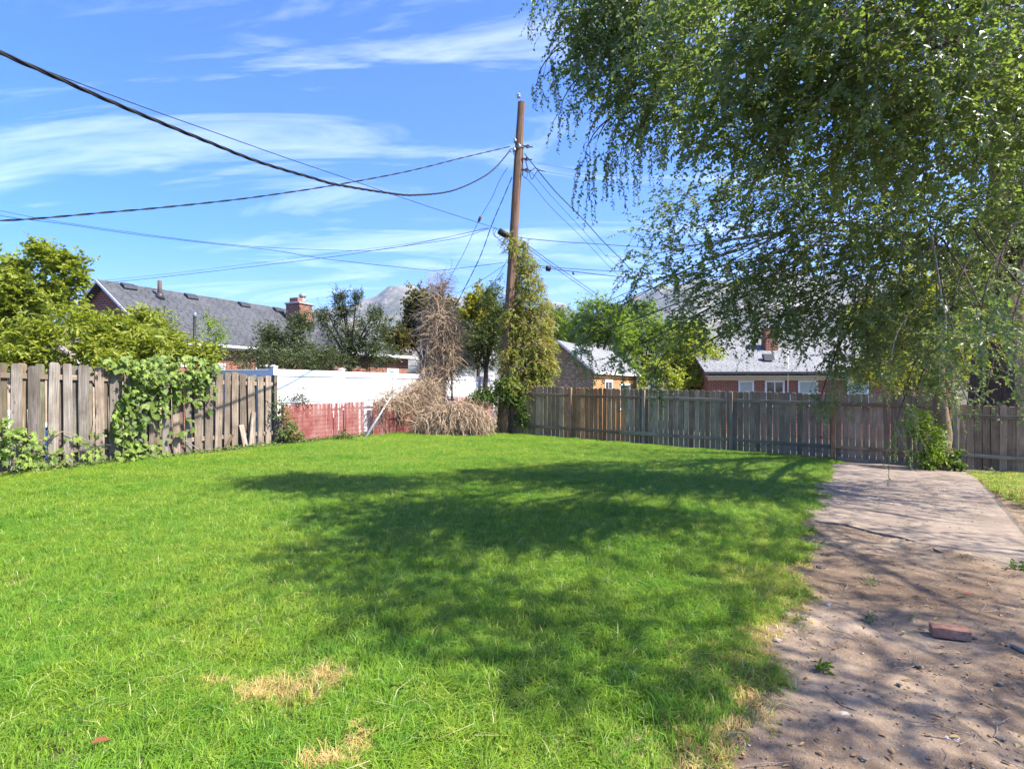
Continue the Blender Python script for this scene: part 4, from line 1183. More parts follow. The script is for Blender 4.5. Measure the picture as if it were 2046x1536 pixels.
# ---- black standpipe behind the left fence
pq = P(386, 700, 14.2); pt_ = P(389, 634, 14.2)
SPI = thing('standpipe', 'thin black upright pipe with pale cap behind the left fence', 'pipe', (pq.x, pq.y, gz(pq.x, pq.y)))
MB().tube([(0, 0, -.1), (pt_.x - pq.x, 0, pt_.z - gz(pq.x, pq.y))], .035, 10).build('pipe', m_cable, SPI, True)
zt_ = pt_.z - gz(pq.x, pq.y)
MB().tube([(pt_.x - pq.x, 0, zt_), (pt_.x - pq.x, 0, zt_ + .05), (pt_.x - pq.x + .03, -.03, zt_ + .11)], [.042, .046, .03], 10).build('cap', m_galv, SPI, True)

# ================================================================= PLANTS
UP = np.array([0, 0, 1.0])
def bark_mat(name, a, b, sc=1.0):
    n = NT(name)
    v = n.obj()
    g = n.noise(n.mapping(v, (14 * sc, 14 * sc, 3 * sc)), 1.0, 6, .7, .6)
    return n.done(n.principled(n.ramp(g, [(.3, a), (.65, b)]), .9, .15, normal=n.bump(g, .9, .03)))
m_bark_elm = bark_mat('elm_bark', (.035, .026, .02), (.13, .095, .07))
m_bark_tan = bark_mat('tan_bark', (.13, .085, .05), (.30, .21, .14), 1.5)
m_bark_dk = bark_mat('dark_bark', (.03, .024, .018), (.10, .075, .055), 2)
m_twig_pale = bark_mat('pale_twig', (.22, .17, .13), (.42, .35, .28), 3)
m_dead = None
n = NT('dead_vine_stem')
a = n.noise(n.pos(), 9, 4, .7)
m_dead = n.done(n.principled(n.ramp(a, [(.3, (.20, .14, .085)), (.5, (.38, .28, .185)), (.7, (.56, .43, .30))]), .9, .1))
m_elm = leaf_mat('elm_leaf', (.10, .145, .048), (.175, .23, .082), (.30, .31, .10), .48, .36, 1.5, .55)
m_maple = leaf_mat('maple_leaf', (.15, .19, .02), (.26, .29, .035), (.34, .33, .07), .40)
m_peach = leaf_mat('peach_leaf', (.14, .19, .02), (.29, .31, .04), (.42, .37, .09), .38)
m_crab = leaf_mat('crabapple_leaf', (.045, .065, .022), (.095, .12, .042), (.17, .18, .08), .25)
m_rust = leaf_mat('rusty_leaf', (.06, .065, .018), (.12, .10, .025), (.22, .13, .04), .3)
m_yel = leaf_mat('yellow_green_leaf', (.22, .21, .015), (.33, .30, .03), None, .4)
m_green = leaf_mat('mid_green_leaf', (.065, .095, .022), (.14, .165, .045), (.24, .24, .09), .33)
m_bright = leaf_mat('bright_green_leaf', (.12, .19, .018), (.24, .32, .04), None, .42)
m_lime = leaf_mat('lime_leaf', (.22, .26, .03), (.38, .40, .07), None, .42)
m_back = leaf_mat('backlit_leaf', (.17, .185, .02), (.31, .29, .035), (.38, .28, .06), .55)
m_ivy = leaf_mat('ivy_leaf', (.05, .095, .018), (.12, .18, .03), None, .3)
m_vinec = leaf_mat('vine_leaf', (.14, .175, .022), (.30, .31, .055), (.46, .34, .12), .4)
m_blos = leaf_mat('withered_blossom', (.36, .22, .09), (.50, .38, .18), (.58, .48, .28), .3)
m_shrub = leaf_mat('fresh_shrub_leaf', (.10, .17, .015), (.19, .25, .025), None, .42)
m_weed = leaf_mat('weed_leaf', (.08, .13, .03), (.15, .20, .06), (.24, .26, .12), .3)
m_grape = leaf_mat('grape_leaf', (.08, .135, .02), (.17, .23, .04), (.26, .30, .07), .34)

def strands(o, d, L, droop, M, nseg=8, wob=.12):
    """curving shoots: returns points (N,nseg+1,3), and leaf positions / tangents (N,M,3)"""
    N = len(o); L = np.broadcast_to(L, (N,)); droop = np.broadcast_to(droop, (N,))
    pts = np.empty((N, nseg + 1, 3)); pts[:, 0] = o
    dd = unit(d)
    for k in range(nseg):
        pts[:, k + 1] = pts[:, k] + dd * (L / nseg)[:, None]
        dd = unit(dd - UP * (droop / nseg)[:, None] + RNG.normal(size=(N, 3)) * wob / nseg * 2)
    t = (np.linspace(.08, 1, M)[None] + RNG.uniform(-.3, .3, (N, M)) / M).clip(0, .999) * nseg
    i = t.astype(int); fr = (t - i)[..., None]
    r_ = np.arange(N)[:, None]
    a = pts[r_, i]; b = pts[r_, i + 1]
    return pts, a + (b - a) * fr, unit(b - a), t / nseg
def strand_leaves(o, d, L, droop, M, ll, lw, nseg=8, spread=.9, jit=.35, taper=.35, keep=1.0):
    pts, lp, lt, tt = strands(o, d, L, droop, M, nseg)
    N = len(o)
    sd = unit(np.cross(lt, UP + RNG.normal(size=lt.shape) * .25))
    sgn = np.where(np.arange(M)[None] % 2 == 0, 1, -1)[..., None]
    ax = unit(lt * .55 + sd * sgn * spread - UP * .22 + RNG.normal(size=lt.shape) * jit)
    nm = np.cross(sd * sgn, lt) * sgn
    nm = unit(np.where((nm[..., 2:3] < 0), -nm, nm) + RNG.normal(size=lt.shape) * .45)
    ln = ll * (1 - taper * tt) * RNG.uniform(.55, 1.28, tt.shape)
    keepm = (RNG.random(tt.shape) < keep).ravel()
    return pts, lp.reshape(-1, 3)[keepm], ax.reshape(-1, 3)[keepm], nm.reshape(-1, 3)[keepm], ln.ravel()[keepm], (ln * lw / ll).ravel()[keepm]
def ell_points(c, r, n, shell=.45):
    v = rdir(n); q = RNG.uniform(shell ** 3, 1, n) ** (1 / 3)
    return np.asarray(c)[None] + v * q[:, None] * np.asarray(r)[None], v

class Crown:
    def __init__(s): s.p = []; s.a = []; s.n = []; s.l = []; s.w = []; s.st = []
    def add(s, pts, lp, ax, nm, ln, lw, stem_r=None, every=1):
        s.p.append(lp); s.a.append(ax); s.n.append(nm); s.l.append(ln); s.w.append(lw)
        if stem_r:
            tp = np.linspace(1, .35, pts.shape[1]) * stem_r
            for q in pts[::every]: s.st.append((q, tp))
    def leaves(s, name, mat, parent, shape='kite', rnd=None):
        p_ = np.concatenate(s.p)
        # leaf colour drifts between neighbouring shoots, and from leaf to leaf
        r_ = np.clip(RNG.beta(2, 2, len(p_)) * .8 + RNG.normal(size=len(p_)) * .05 + (RNG.random(len(p_)) < .04) * .4, 0, 1)
        return link(name, leaves_mesh(name, p_, np.concatenate(s.a), np.concatenate(s.n), np.concatenate(s.l), np.concatenate(s.w), r_, shape), mat, parent)

def tree(name, label, base, lobes, mat, ll, lw, L=.5, droop=.5, M=9, group=None, trunk=.1, bark=None, shape='kite', upw=.35, jit=.45, shell=.35, cat='tree', stems=.004, dens=1.9):
    ll *= 1.4; lw *= 1.45
    """lobes: (px, py, depth, rx, ry, rz, shoots)"""
    x_, y_ = base; z_ = gz(x_, y_)
    T = thing(name, label, cat, (x_, y_, z_), 0, group)
    C_ = Crown(); B = np.array([x_, y_, z_]); cs = []
    for (px_, py_, d_, rx, ry, rz, n_) in lobes:
        n_ = int(n_ * dens)
        c_ = np.array(P(px_, py_, d_)); cs.append((c_, rz))
        # leaves gather in clumps along the boughs
        kc = max(5, n_ // 15); mr = (rx + ry + rz) / 3
        cc_, cv_ = ell_points(c_, (rx * .9, ry * .9, rz * .9), kc, .45)
        w_ = RNG.integers(0, kc, n_); o_ = cc_[w_] + RNG.normal(size=(n_, 3)) * (.17 * mr + .05); v_ = unit(cv_[w_] + RNG.normal(size=(n_, 3)) * .6)
        o_ = o_ - B
        dr = unit(v_ + RNG.normal(size=v_.shape) * .45 + UP * upw)
        C_.add(*strand_leaves(o_ - dr * L * .35, dr, L * RNG.uniform(.7, 1.2, n_), droop, M, ll, lw, 5, jit=jit), stem_r=stems, every=5)
    C_.leaves('crown', mat, T, shape)
    top_c = max(cs, key=lambda q: q[0][2])[0]
    low = min(q[0][2] - q[1] for q in cs)
    fork = np.array([x_ + (top_c[0] - x_) * .25, y_ + (top_c[1] - y_) * .25, max(z_ + .25, min(low + .15, z_ + (top_c[2] - z_) * .45))]) - B
    tb = [(bez((0, 0, -.2), (0, 0, fork[2] * .4), fork * (.9, .9, .7), fork, 7), np.linspace(trunk * 1.25, trunk * .8, 7))]
    for (c_, rz) in cs:
        e = c_ - B + np.array([0, 0, rz * .55]); mid = fork + (e - fork) * .4 + np.array([0, 0, .15 * abs(e[2] - fork[2])])
        tb.append((bez(fork, fork + (mid - fork) * .7 + UP * .1, mid, e, 8), np.linspace(trunk * .6, trunk * .08 + .004, 8)))
    link('trunk', tubes_mesh('trunk', tb, 8), bark or m_bark_dk, T)
    if C_.st: stuff(link('twigs', tubes_mesh('twigs', C_.st, 3), bark or m_bark_dk, T))
    return T

# ---------------------------------------------------------------- the great elm on the right
EB = np.array([12.35, 14.5, gz(12.35, 14.5)])
ELM = thing('elm_tree', 'huge spreading elm with drooping leafy branches over the right of the yard', 'tree', EB)
elm_lobes = [  # px, py, depth, rx, ry, rz, shoots, length, droop
    (1225, 0, 7.0, .7, .9, .5, 190, .9, 1.6), (1190, 110, 7.4, .45, .7, .45, 80, .8, 1.6), (1330, 40, 6.8, .8, 1.0, .8, 230, .9, 1.3), (1300, 200, 7.2, .7, .8, .5, 130, .8, 1.5),
    (1480, 50, 5.2, .85, .9, .75, 230, .7, 1.2), (1480, 230, 5.9, .7, .8, .5, 170, .7, 1.3), (1660, 50, 4.6, .8, .8, .75, 210, .65, 1.2), (1660, 240, 5.2, .75, .8, .5, 180, .65, 1.3),
    (1860, 70, 4.7, .8, .8, .8, 210, .65, 1.2), (1850, 280, 5.6, .85, .8, .6, 200, .65, 1.2), (2050, 120, 5.4, .9, .9, 1.0, 210, .7, 1.2), (2040, 330, 7.4, 1.0, 1.1, .9, 170, .8, 1.2),
    (1560, 390, 8.2, 1.0, 1.0, .55, 150, .8, 1.0), (1390, 440, 8.6, .9, .9, .5, 75, .8, .9), (1700, 430, 8.0, 1.0, 1.0, .7, 220, .75, 1.1), (1310, 530, 9.0, .55, .8, .45, 40, .8, .9),
    (1450, 560, 9.0, .9, .9, .6, 120, .8, 1.0), (1400, 650, 9.2, .7, .8, .35, 60, .7, 1.1), (1590, 560, 8.8, .9, .9, .6, 150, .8, 1.0), (1560, 650, 9.2, .8, .8, .35, 95, .7, 1.1), (1680, 610, 8.6, .8, .8, .6, 105, .75, 1.1),
    (1850, 480, 8.4, 1.1, 1.1, .9, 230, .75, 1.1), (2000, 500, 9.2, 1.1, 1.2, 1.0, 120, .8, 1.1), (1790, 640, 8.6, .8, .8, .6, 100, .75, 1.2), (1700, 715, 8.8, .5, .6, .3, 50, .7, 1.3), (1900, 650, 8.2, .8, .8, .6, 95, .75, 1.2),
    (1850, 740, 9.0, .6, .6, .35, 55, .7, 1.3), (1960, 770, 8.0, .4, .5, .3, 10, .7, 1.2), (2045, 610, 5.2, .3, .5, .4, 8, .6, 1.0), (1960, 640, 5.6, .3, .4, .35, 18, .6, 1.1),
    (1250, 612, 9.2, .35, .3, .12, 22, .6, 1.3), (1190, 630, 9.4, .3, .3, .12, 18, .6, 1.5), (1160, 690, 9.4, .16, .2, .2, 12, .6, 1.6), (1240, 720, 9.2, .22, .3, .25, 14, .7, 1.6), (1310, 760, 9.0, .2, .2, .25, 12, .6, 1.6), (1640, 800, 8.4, .25, .2, .15, 10, .5, 1.5),
]
world_lobes = [  # the part of the crown overhead and beside the camera, out of the picture
    (2.9, 3.3, 5.7, .8, .8, .5, 130), (3.8, 2.4, 5.6, .9, .8, .55, 150), (4.9, 1.6, 5.5, 1.0, .8, .6, 130), (6.3, 1.1, 5.5, 1.2, .9, .7, 75), (7.8, 1.8, 5.7, 1.3, 1.0, .8, 115), (6.6, 2.9, 6.0, 1.2, 1.0, .8, 130), (8.6, 4.0, 6.3, 1.4, 1.2, .9, 150),
    (4.8, 3.9, 6.8, 1.1, 1.0, .6, 55), (9.9, 6.2, 6.7, 1.5, 1.3, 1.0, 160), (11.7, 7.6, 6.4, 1.5, 1.4, 1.0, 180), (13.0, 9.4, 6.8, 1.5, 1.2, 1.0, 80), (7.0, 6.2, 7.8, 1.5, 1.4, .9, 100), (11.2, 10.5, 8.6, 1.9, 1.9, 1.5, 170),
    (7.6, 8.6, 8.8, 1.8, 1.6, 1.0, 110), (4.0, 7.4, 6.3, 1.0, 1.0, .6, 130), (5.6, 8.4, 6.6, 1.1, 1.0, .7, 140), (7.2, 9.2, 6.8, 1.2, 1.1, .8, 150), (8.8, 9.8, 6.6, 1.2, 1.1, .8, 130), (9.8, 12.2, 9.4, 2.0, 2.0, 1.5, 170), (13.6, 13.0, 9.0, 2.0, 2.0, 1.6, 160)]
hubs = [np.array(h_) for h_ in ((8.0, 9.4, 6.4), (9.6, 7.6, 6.8), (10.4, 10.6, 7.6), (7.6, 11.4, 4.6), (10.4, 12.2, 4.4), (6.2, 6.4, 6.6))]
C_ = Crown(); limbs = []
fork = np.array([12.0, 14.0, 3.3])
for h_ in hubs[:5]:
    mid = fork + (h_ - fork) * .45 + UP * (1.1 if h_[2] > 5 else .3)
    limbs.append((bez(fork, fork + UP * 1.2 + (h_ - fork) * .1, mid, h_, 12) - EB, np.linspace(.20, .075, 12)))
limbs.append((bez(hubs[1], hubs[1] + (-.6, -.2, .5), hubs[5] + (.8, .4, .4), hubs[5], 9) - EB, np.linspace(.075, .05, 9)))
def elm_lobe(c_, r_, n_, L_, dr_, ll, sp):
    h_ = min(hubs, key=lambda q: np.linalg.norm(q - c_) + (3 if q[2] > c_[2] + 3 else 0))
    h_ = h_ + (fork - h_) * RNG.uniform(0, .55) + RNG.normal(size=3) * .06
    mid = h_ + (c_ - h_) * .5 + UP * (.15 + .12 * np.linalg.norm(c_ - h_)) + RNG.normal(size=3) * .15
    e = c_ + UP * r_[2] * .4
    lb = bez(h_, h_ + (mid - h_) * .7, mid, e, 12) + np.r_[np.zeros((1, 3)), np.cumsum(RNG.normal(size=(11, 3)) * .05, axis=0) * np.linspace(1, 0, 11)[:, None] ** .5]
    r0_ = min(.036, .010 + .0045 * float(np.linalg.norm(c_ - h_)))
    limbs.append((lb - EB, np.linspace(r0_, .007, 12)))
    o_, v_ = ell_points(c_, r_, n_, .25)
    out = unit(v_ * (1, 1, .35) * .8 + (c_ - h_)[None] / max(.1, np.linalg.norm(c_ - h_)) * .25 + RNG.normal(size=v_.shape) * .65 + UP * .1)
    out = unit(out)
    M_ = max(6, int(L_ / sp))
    st = o_ - out * L_ * .3
    C_.add(*strand_leaves(st - EB, out, L_ * RNG.uniform(.6, 1.25, n_), dr_ * RNG.uniform(.6, 1.4, n_), M_, ll, ll * .62, 8, jit=.28, taper=.45, keep=.93), stem_r=.0035)
    # side branches carrying the shoots
    for q in range(0, n_, 11):
        a_ = lb[RNG.integers(5, 12)]; b_ = st[q]
        m_ = (a_ + b_) / 2 + RNG.normal(size=3) * .12 + UP * .1
        limbs.append((bez(a_, a_ + (m_ - a_) * .8, m_, b_, 6) - EB, np.linspace(.012, .0045, 6)))
for (px_, py_, d_, rx, ry, rz, n_, L_, dr_) in elm_lobes:
    elm_lobe(np.array(P(px_, py_, d_)), np.array((rx, ry, rz)), int(n_ * 1.0), L_, dr_, .074, .028)
for (x_, y_, z_, rx, ry, rz, n_) in world_lobes:
    elm_lobe(np.array((x_, y_, z_)), np.array((rx, ry, rz)), n_, .9, 1.1, .072, .040)
# long hanging tails on the left side of the crown
for (px_, py_, d_, L_) in ((1175, 285, 7.2, .95), (1190, 300, 7.3, .6), (1168, 320, 7.2, .7), (1222, 270, 7.1, 1.0), (1216, 300, 7.2, .7), (1283, 270, 7.0, .75), (1276, 250, 7.1, .6), (1120, 225, 7.3, .5), (1140, 205, 7.4, .45),
                           (1086, 150, 7.4, .55), (1072, 170, 7.4, .35), (1062, 15, 7.2, .45), (1080, -20, 7.2, .5), (1100, 110, 7.3, .7), (1240, 330, 7.3, .4), (1330, 280, 7.2, .5), (1560, 250, 5.6, .75), (1690, 180, 5.0, .8), (1760, 130, 5.2, .6), (1480, 250, 6, .6),
                           (1170, 690, 9.4, .7), (1160, 720, 9.4, .6), (1300, 775, 9.0, .6), (1245, 745, 9.2, .55), (1660, 745, 8.5, .65), (1648, 760, 8.5, .55), (1810, 790, 8.6, 1.0), (1800, 830, 8.6, .75), (1790, 860, 8.5, .7), (1830, 800, 8.7, .6),
                           (1905, 800, 9.5, .6), (1960, 640, 4.6, .55), (2020, 680, 4.9, .75), (1900, 640, 4.8, .5), (1990, 580, 4.6, .6)):
    c_ = np.array(P(px_, py_, d_))
    k_ = 3
    o_ = c_[None] + RNG.normal(size=(k_, 3)) * .06
    C_.add(*strand_leaves(o_ - EB, np.array([[.1, 0, -.8]]) + RNG.normal(size=(k_, 3)) * .25, L_ * RNG.uniform(.8, 1.1, k_), 1.6, int(L_ / .02), .052, .03, 8, jit=.2), stem_r=.0035)
    a_ = c_ + np.array([.35, .2, .6]); limbs.append((bez(a_, a_ + UP * .05, c_ + UP * .3, c_, 6) - EB, np.linspace(.012, .004, 6)))
C_.leaves('crown', m_elm, ELM, 'ovate')
tb = [(bez((0, 0, -.3), (0, 0, 1.0), fork - EB - UP * 1.2, fork - EB, 10), np.linspace(.72, .46, 10)),
      (bez(fork - EB, fork - EB + UP * 2, (-1.0, -1.2, 7), (-1.4, -2.0, 9), 10), np.linspace(.38, .12, 10)),
      (bez(fork - EB + (.1, 0, -.8), (.5, .2, 4.2), (.9, .3, 6.5), (1.2, .2, 9.0), 10), np.linspace(.26, .08, 10))]
me = tubes_mesh('trunk', tb, 14)
for v_ in me.vertices:
    q_ = mnoise.noise(Vector((v_.co.x * 4, v_.co.y * 4, v_.co.z * 1.3))) * .07
    v_.co.x += q_; v_.co.y += mnoise.noise(Vector((v_.co.y * 4, v_.co.x * 4, v_.co.z * 1.3 + 9))) * .07
link('trunk', me, m_bark_elm, ELM)
link('limbs', tubes_mesh('limbs', limbs, 6), m_bark_elm, ELM)
stuff(link('twigs', tubes_mesh('twigs', C_.st, 3), m_twig_pale, ELM))
pale = [([P(1862, 470, 6.2), P(1872, 530, 6.1), P(1882, 600, 6.0), P(1890, 640, 6.0), P(1886, 695, 6.0), P(1905, 735, 6.0), P(1922, 775, 6.0), P(1936, 806, 6.0)], .010),
        ([P(1650, 560, 7.4), P(1640, 500, 7.5), P(1660, 450, 7.6), P(1655, 400, 7.7)], .008), ([P(1425, 0, 6.0), P(1432, 70, 6.0), P(1424, 130, 6.0), P(1423, 175, 6.0)], .007), ([P(1780, 710, 7.2), P(1800, 650, 7.3), P(1850, 590, 7.6)], .007)]
for q_, r_ in pale:
    link('dead_twig', tubes_mesh('dead_twig', [(np.array(spline(q_, 4)) - EB, np.linspace(r_ * 1.1, r_ * .6, (len(q_) - 1) * 4 + 1))], 5), m_twig_pale, ELM)

# ---------------------------------------------------------------- young tree against the back fence, and its shrubs
yb = G(1882, 940)
YT = thing('young_elm', 'slim tan-barked tree growing against the back fence beside the slab', 'tree', yb)
def rel(p_): return np.array(p_) - np.array(yb)
tb = [(np.array(spline([Vector(rel(yb)) - Vector((0, 0, .1)), Vector(rel(P(1881, 905, yb.y))), Vector(rel(P(1886, 870, yb.y))), Vector(rel(P(1881, 830, yb.y - .05))), Vector(rel(P(1876, 780, yb.y - .1))), Vector(rel(P(1880, 700, yb.y - .2))), Vector(rel(P(1890, 600, yb.y - .3)))], 5)), None)]
tb = [(tb[0][0], np.interp(np.linspace(0, 1, len(tb[0][0])), [0, .08, .3, .6, 1], [.23, .185, .165, .14, .05]))]
tb.append((bez(rel(P(1906, 941, yb.y - .05)), rel(P(1906, 920, yb.y - .05)), rel(P(1903, 900, yb.y)), rel(P(1890, 880, yb.y)), 7), np.linspace(.05, .04, 7)))
for (px_, py_) in ((1800, 690), (1840, 640), (1940, 660), (1760, 730), (1870, 560)):
    e = rel(P(px_, py_, yb.y - .4)); s_ = rel(P(1879, 730, yb.y - .15))
    tb.append((bez(s_, s_ + (e - s_) * .3 + UP * .3, s_ + (e - s_) * .7 + UP * .3, e, 7), np.linspace(.06, .015, 7)))
link('trunk', tubes_mesh('trunk', tb, 12), m_bark_tan, YT)
C_ = Crown()
for (px_, py_, rx, rz, n_) in ((1800, 690, .7, .6, 70), (1850, 640, .8, .6, 80), (1935, 670, .7, .5, 60), (1765, 730, .4, .35, 40), (1870, 570, .9, .7, 80)):
    c_ = rel(P(px_, py_, yb.y - .4)); o_, v_ = ell_points(c_, (rx, .6, rz), n_, .3)
    C_.add(*strand_leaves(o_, unit(v_ * (1, 1, .3) + RNG.normal(size=v_.shape) * .3), .8, 1.3, 26, .055, .032, 7), stem_r=.004)
C_.leaves('crown', m_lime, YT, 'ovate')
stuff(link('twigs', tubes_mesh('twigs', C_.st, 3), m_bark_tan, YT))
def shrub(name, label, lobes, mat, ll, lw, group=None, cat='shrub', **k):
    px_, py_, d_ = lobes[0][:3]
    p_ = P(px_, py_, d_)
    k.setdefault('dens', 1.1)
    return tree(name, label, (p_.x, p_.y), lobes, mat, ll / 1.2, lw / 1.2, trunk=.015, cat=cat, group=group, **k)
db = yb.y - .25
shrub('leafy_shrub', 'sunlit lime green shrub left of the slim trunk', [(1850, 885, db, .42, .35, .5, 95), (1838, 850, db, .28, .25, .25, 40), (1862, 915, db, .25, .2, .25, 30)], m_shrub, .075, .06, L=.3, droop=.9, M=8, shape='ovate')
shrub('leafy_shrub', 'small dark green sucker shrub right of the slim trunk', [(1908, 915, db, .2, .2, .28, 34), (1915, 935, db, .18, .15, .1, 14)], m_ivy, .08, .06, L=.25, droop=.9, M=7, shape='ovate')

# ---------------------------------------------------------------- trees behind the fences
def bxy(px_, d_): q_ = P(px_, 768, d_); return (q_.x, q_.y)
tree('maple_tree', 'yellow-green maple with upright leader at the far left edge', bxy(60, 15.2), [(60, 600, 15.2, 1.0, .9, .65, 240), (90, 500, 15.2, .28, .28, .55, 75), (140, 545, 15.2, .38, .4, .45, 85), (10, 545, 15.2, .55, .5, .5, 110), (120, 600, 15.2, .5, .5, .4, 90), (-90, 600, 15.2, 1.1, .9, .9, 200), (5, 650, 15, .9, .7, .5, 140)],
     m_maple, .095, .075, L=.38, droop=.5, M=8, trunk=.11, shape='ovate')
tree('peach_tree', 'drooping long-leaved yellow-green tree behind the left fence', bxy(230, 13.3), [(140, 670, 12.6, .85, .6, .6, 210), (200, 665, 13.2, .55, .5, .35, 120), (260, 690, 13.3, .8, .6, .45, 180), (330, 690, 13.5, .65, .5, .35, 120), (55, 690, 12.2, .7, .5, .4, 130), (400, 712, 13.7, .5, .4, .25, 80), (180, 715, 12.4, .9, .4, .3, 130), (0, 720, 11.8, .7, .4, .25, 90)],
     m_peach, .15, .042, L=.42, droop=1.1, M=9, trunk=.07, upw=.5, dens=1.25)
tree('young_peach_tree', 'pale green rounded sapling before the dark grey roof', bxy(300, 15.5), [(275, 650, 15.5, .4, .4, .35, 80), (300, 655, 15.5, .42, .4, .4, 90), (345, 672, 15.3, .13, .13, .32, 30), (290, 690, 15.3, .7, .5, .35, 90)], m_peach, .13, .042, L=.33, droop=.9, M=8, trunk=.05, upw=.6)
tree('birch_sapling', 'thin airy green sapling rising before the brick wall', bxy(428, 15.0), [(415, 660, 15, .2, .2, .4, 26), (432, 680, 15, .28, .25, .45, 40), (425, 720, 15, .35, .3, .25, 40)], m_bright, .06, .03, L=.32, droop=.4, M=8, trunk=.02, upw=.9)
tree('crabapple_tree', 'left dark green crabapple spreading above the white fence', bxy(575, 18.5), [(575, 675, 18.5, .72, .6, .42, 190), (600, 650, 18.5, .42, .4, .35, 90), (535, 670, 18.5, .4, .4, .3, 80), (560, 705, 18.2, 1.0, .5, .3, 190), (620, 700, 18.4, .5, .5, .4, 90)], m_crab, .055, .033, L=.32, droop=.4, M=11, trunk=.08, shell=.2)
tree('crabapple_tree', 'right dark green crabapple with two tall upright spires', bxy(705, 20.0), [(700, 680, 20, .95, .7, .6, 250), (655, 640, 20, .42, .4, .42, 90), (748, 660, 20, .62, .5, .6, 150), (680, 595, 20, .17, .17, .55, 60), (690, 620, 20, .30, .25, .45, 60), (714, 605, 20, .15, .15, .48, 48), (770, 705, 19.8, .55, .5, .45, 120), (660, 715, 19.4, .9, .5, .32, 150), (628, 625, 20.5, .3, .3, .2, 24), (750, 625, 20, .2, .2, .2, 28)],
     m_crab, .055, .033, L=.34, droop=.4, M=11, trunk=.1, shell=.2, upw=.5)
shrub('clipped_hedge', 'olive hedge behind the corner of the white fence', [(500, 715, 17.2, 1.0, .5, .38, 330), (570, 722, 17.4, 1.0, .5, .35, 330), (650, 722, 18.4, 1.0, .5, .35, 330), (730, 728, 20.5, .9, .5, .35, 260)], m_crab, .05, .032, L=.25, droop=.3, M=10, cat='hedge')
tree('rusty_maple', 'dark rusty green maple behind the dead vine', bxy(850, 31), [(850, 610, 31, 1.25, 1, .95, 330), (835, 650, 31, 1.2, 1, .9, 240), (900, 640, 31, 1.2, 1, 1.0, 240), (800, 680, 30, 1.1, 1, .8, 160), (930, 690, 31, 1.2, 1, 1.2, 160)], m_rust, .12, .10, L=.5, droop=.5, M=8, trunk=.16, shape='ovate')
tree('yellow_maple', 'yellow-green tree left of the utility pole', bxy(955, 27.5), [(957, 605, 27.5, .55, .6, .75, 150), (945, 650, 27.5, .8, .7, .8, 200), (985, 650, 27.5, .8, .7, .9, 160)], m_yel, .12, .10, L=.42, droop=.4, M=8, trunk=.1, shape='ovate')
tree('plum_tree', 'dense olive green tree directly behind the utility pole', bxy(965, 24.5), [(990, 600, 24.5, .65, .6, .85, 210), (955, 690, 24.5, 1.1, .8, 1.0, 360), (1000, 660, 24.5, .9, .8, 1.2, 260), (925, 715, 24.5, .55, .6, .7, 130)], m_green, .075, .045, L=.4, droop=.45, M=10, trunk=.12)
tree('ash_tree', 'bright green tree rising left behind the particle-board garage', bxy(1195, 36), [(1195, 630, 36, 1.4, 1.2, 1.3, 330), (1165, 670, 36, 1.3, 1.2, 1.2, 230), (1230, 660, 36, 1.4, 1.2, 1.5, 280), (1140, 640, 37, .7, .7, .8, 80)], m_bright, .14, .08, L=.6, droop=.5, M=9, trunk=.16)
tree('locust_tree', 'feathery mid green tree behind the particle-board garage roof', bxy(1285, 38), [(1280, 640, 38, 1.3, 1.2, 1.6, 300), (1300, 690, 38, 1.6, 1.2, 1.4, 300), (1255, 700, 38, 1.4, 1.2, 1.2, 220), (1330, 670, 38, 1.2, 1.1, 1.6, 220), (1290, 740, 37, 1.8, 1, .8, 200)], m_bright, .14, .06, L=.65, droop=.6, M=9, trunk=.16, upw=.7)
tree('box_elder_tree', 'lime green sunlit tree between the garage and the bungalow', bxy(1370, 31), [(1370, 690, 31, 1.3, 1.1, 1.1, 300), (1335, 735, 31, 1.3, 1, .9, 250), (1405, 720, 30.5, 1.1, 1, 1.1, 230), (1390, 660, 31, .8, .8, .7, 120), (1330, 770, 30, 1.3, 1, .7, 170), (1400, 770, 30, 1.0, 1, .6, 120)], m_lime, .12, .07, L=.5, droop=.5, M=9, trunk=.14)
tree('far_tree', 'small distant olive tree beside the climbing vine', bxy(1125, 48), [(1120, 650, 48, 1.3, 1, 1.4, 170), (1140, 680, 48, 1.6, 1, 1.2, 170)], m_green, .18, .12, L=.6, droop=.4, M=8, trunk=.15)
tree('backlit_tree', 'glowing yellow-green tree behind the back fence under the elm', bxy(1800, 18.5), [(1790, 680, 18.5, 1.0, .9, .8, 290), (1850, 640, 18.5, 1.0, .9, .9, 250), (1730, 640, 19, .7, .7, .7, 130), (1770, 745, 18, .9, .7, .4, 150), (1880, 720, 18, .9, .7, .7, 180), (1850, 560, 19, 1.0, .9, .8, 180)], m_back, .09, .06, L=.5, droop=.9, M=10, trunk=.12, shape='ovate')
tree('shade_tree', 'dark leafy tree filling the gap behind the elm trunk', bxy(2010, 19.5), [(1980, 640, 19.5, 1.3, 1, 1.5, 260), (2050, 560, 19.5, 1.6, 1.2, 1.8, 260), (2090, 700, 19.5, 1.4, 1, 1.4, 200), (1950, 500, 20, 1.2, 1.0, 1.4, 150), (1950, 740, 18.5, .8, .7, .5, 90)], m_back, .1, .065, L=.55, droop=.8, M=9, trunk=.15, shape='ovate')

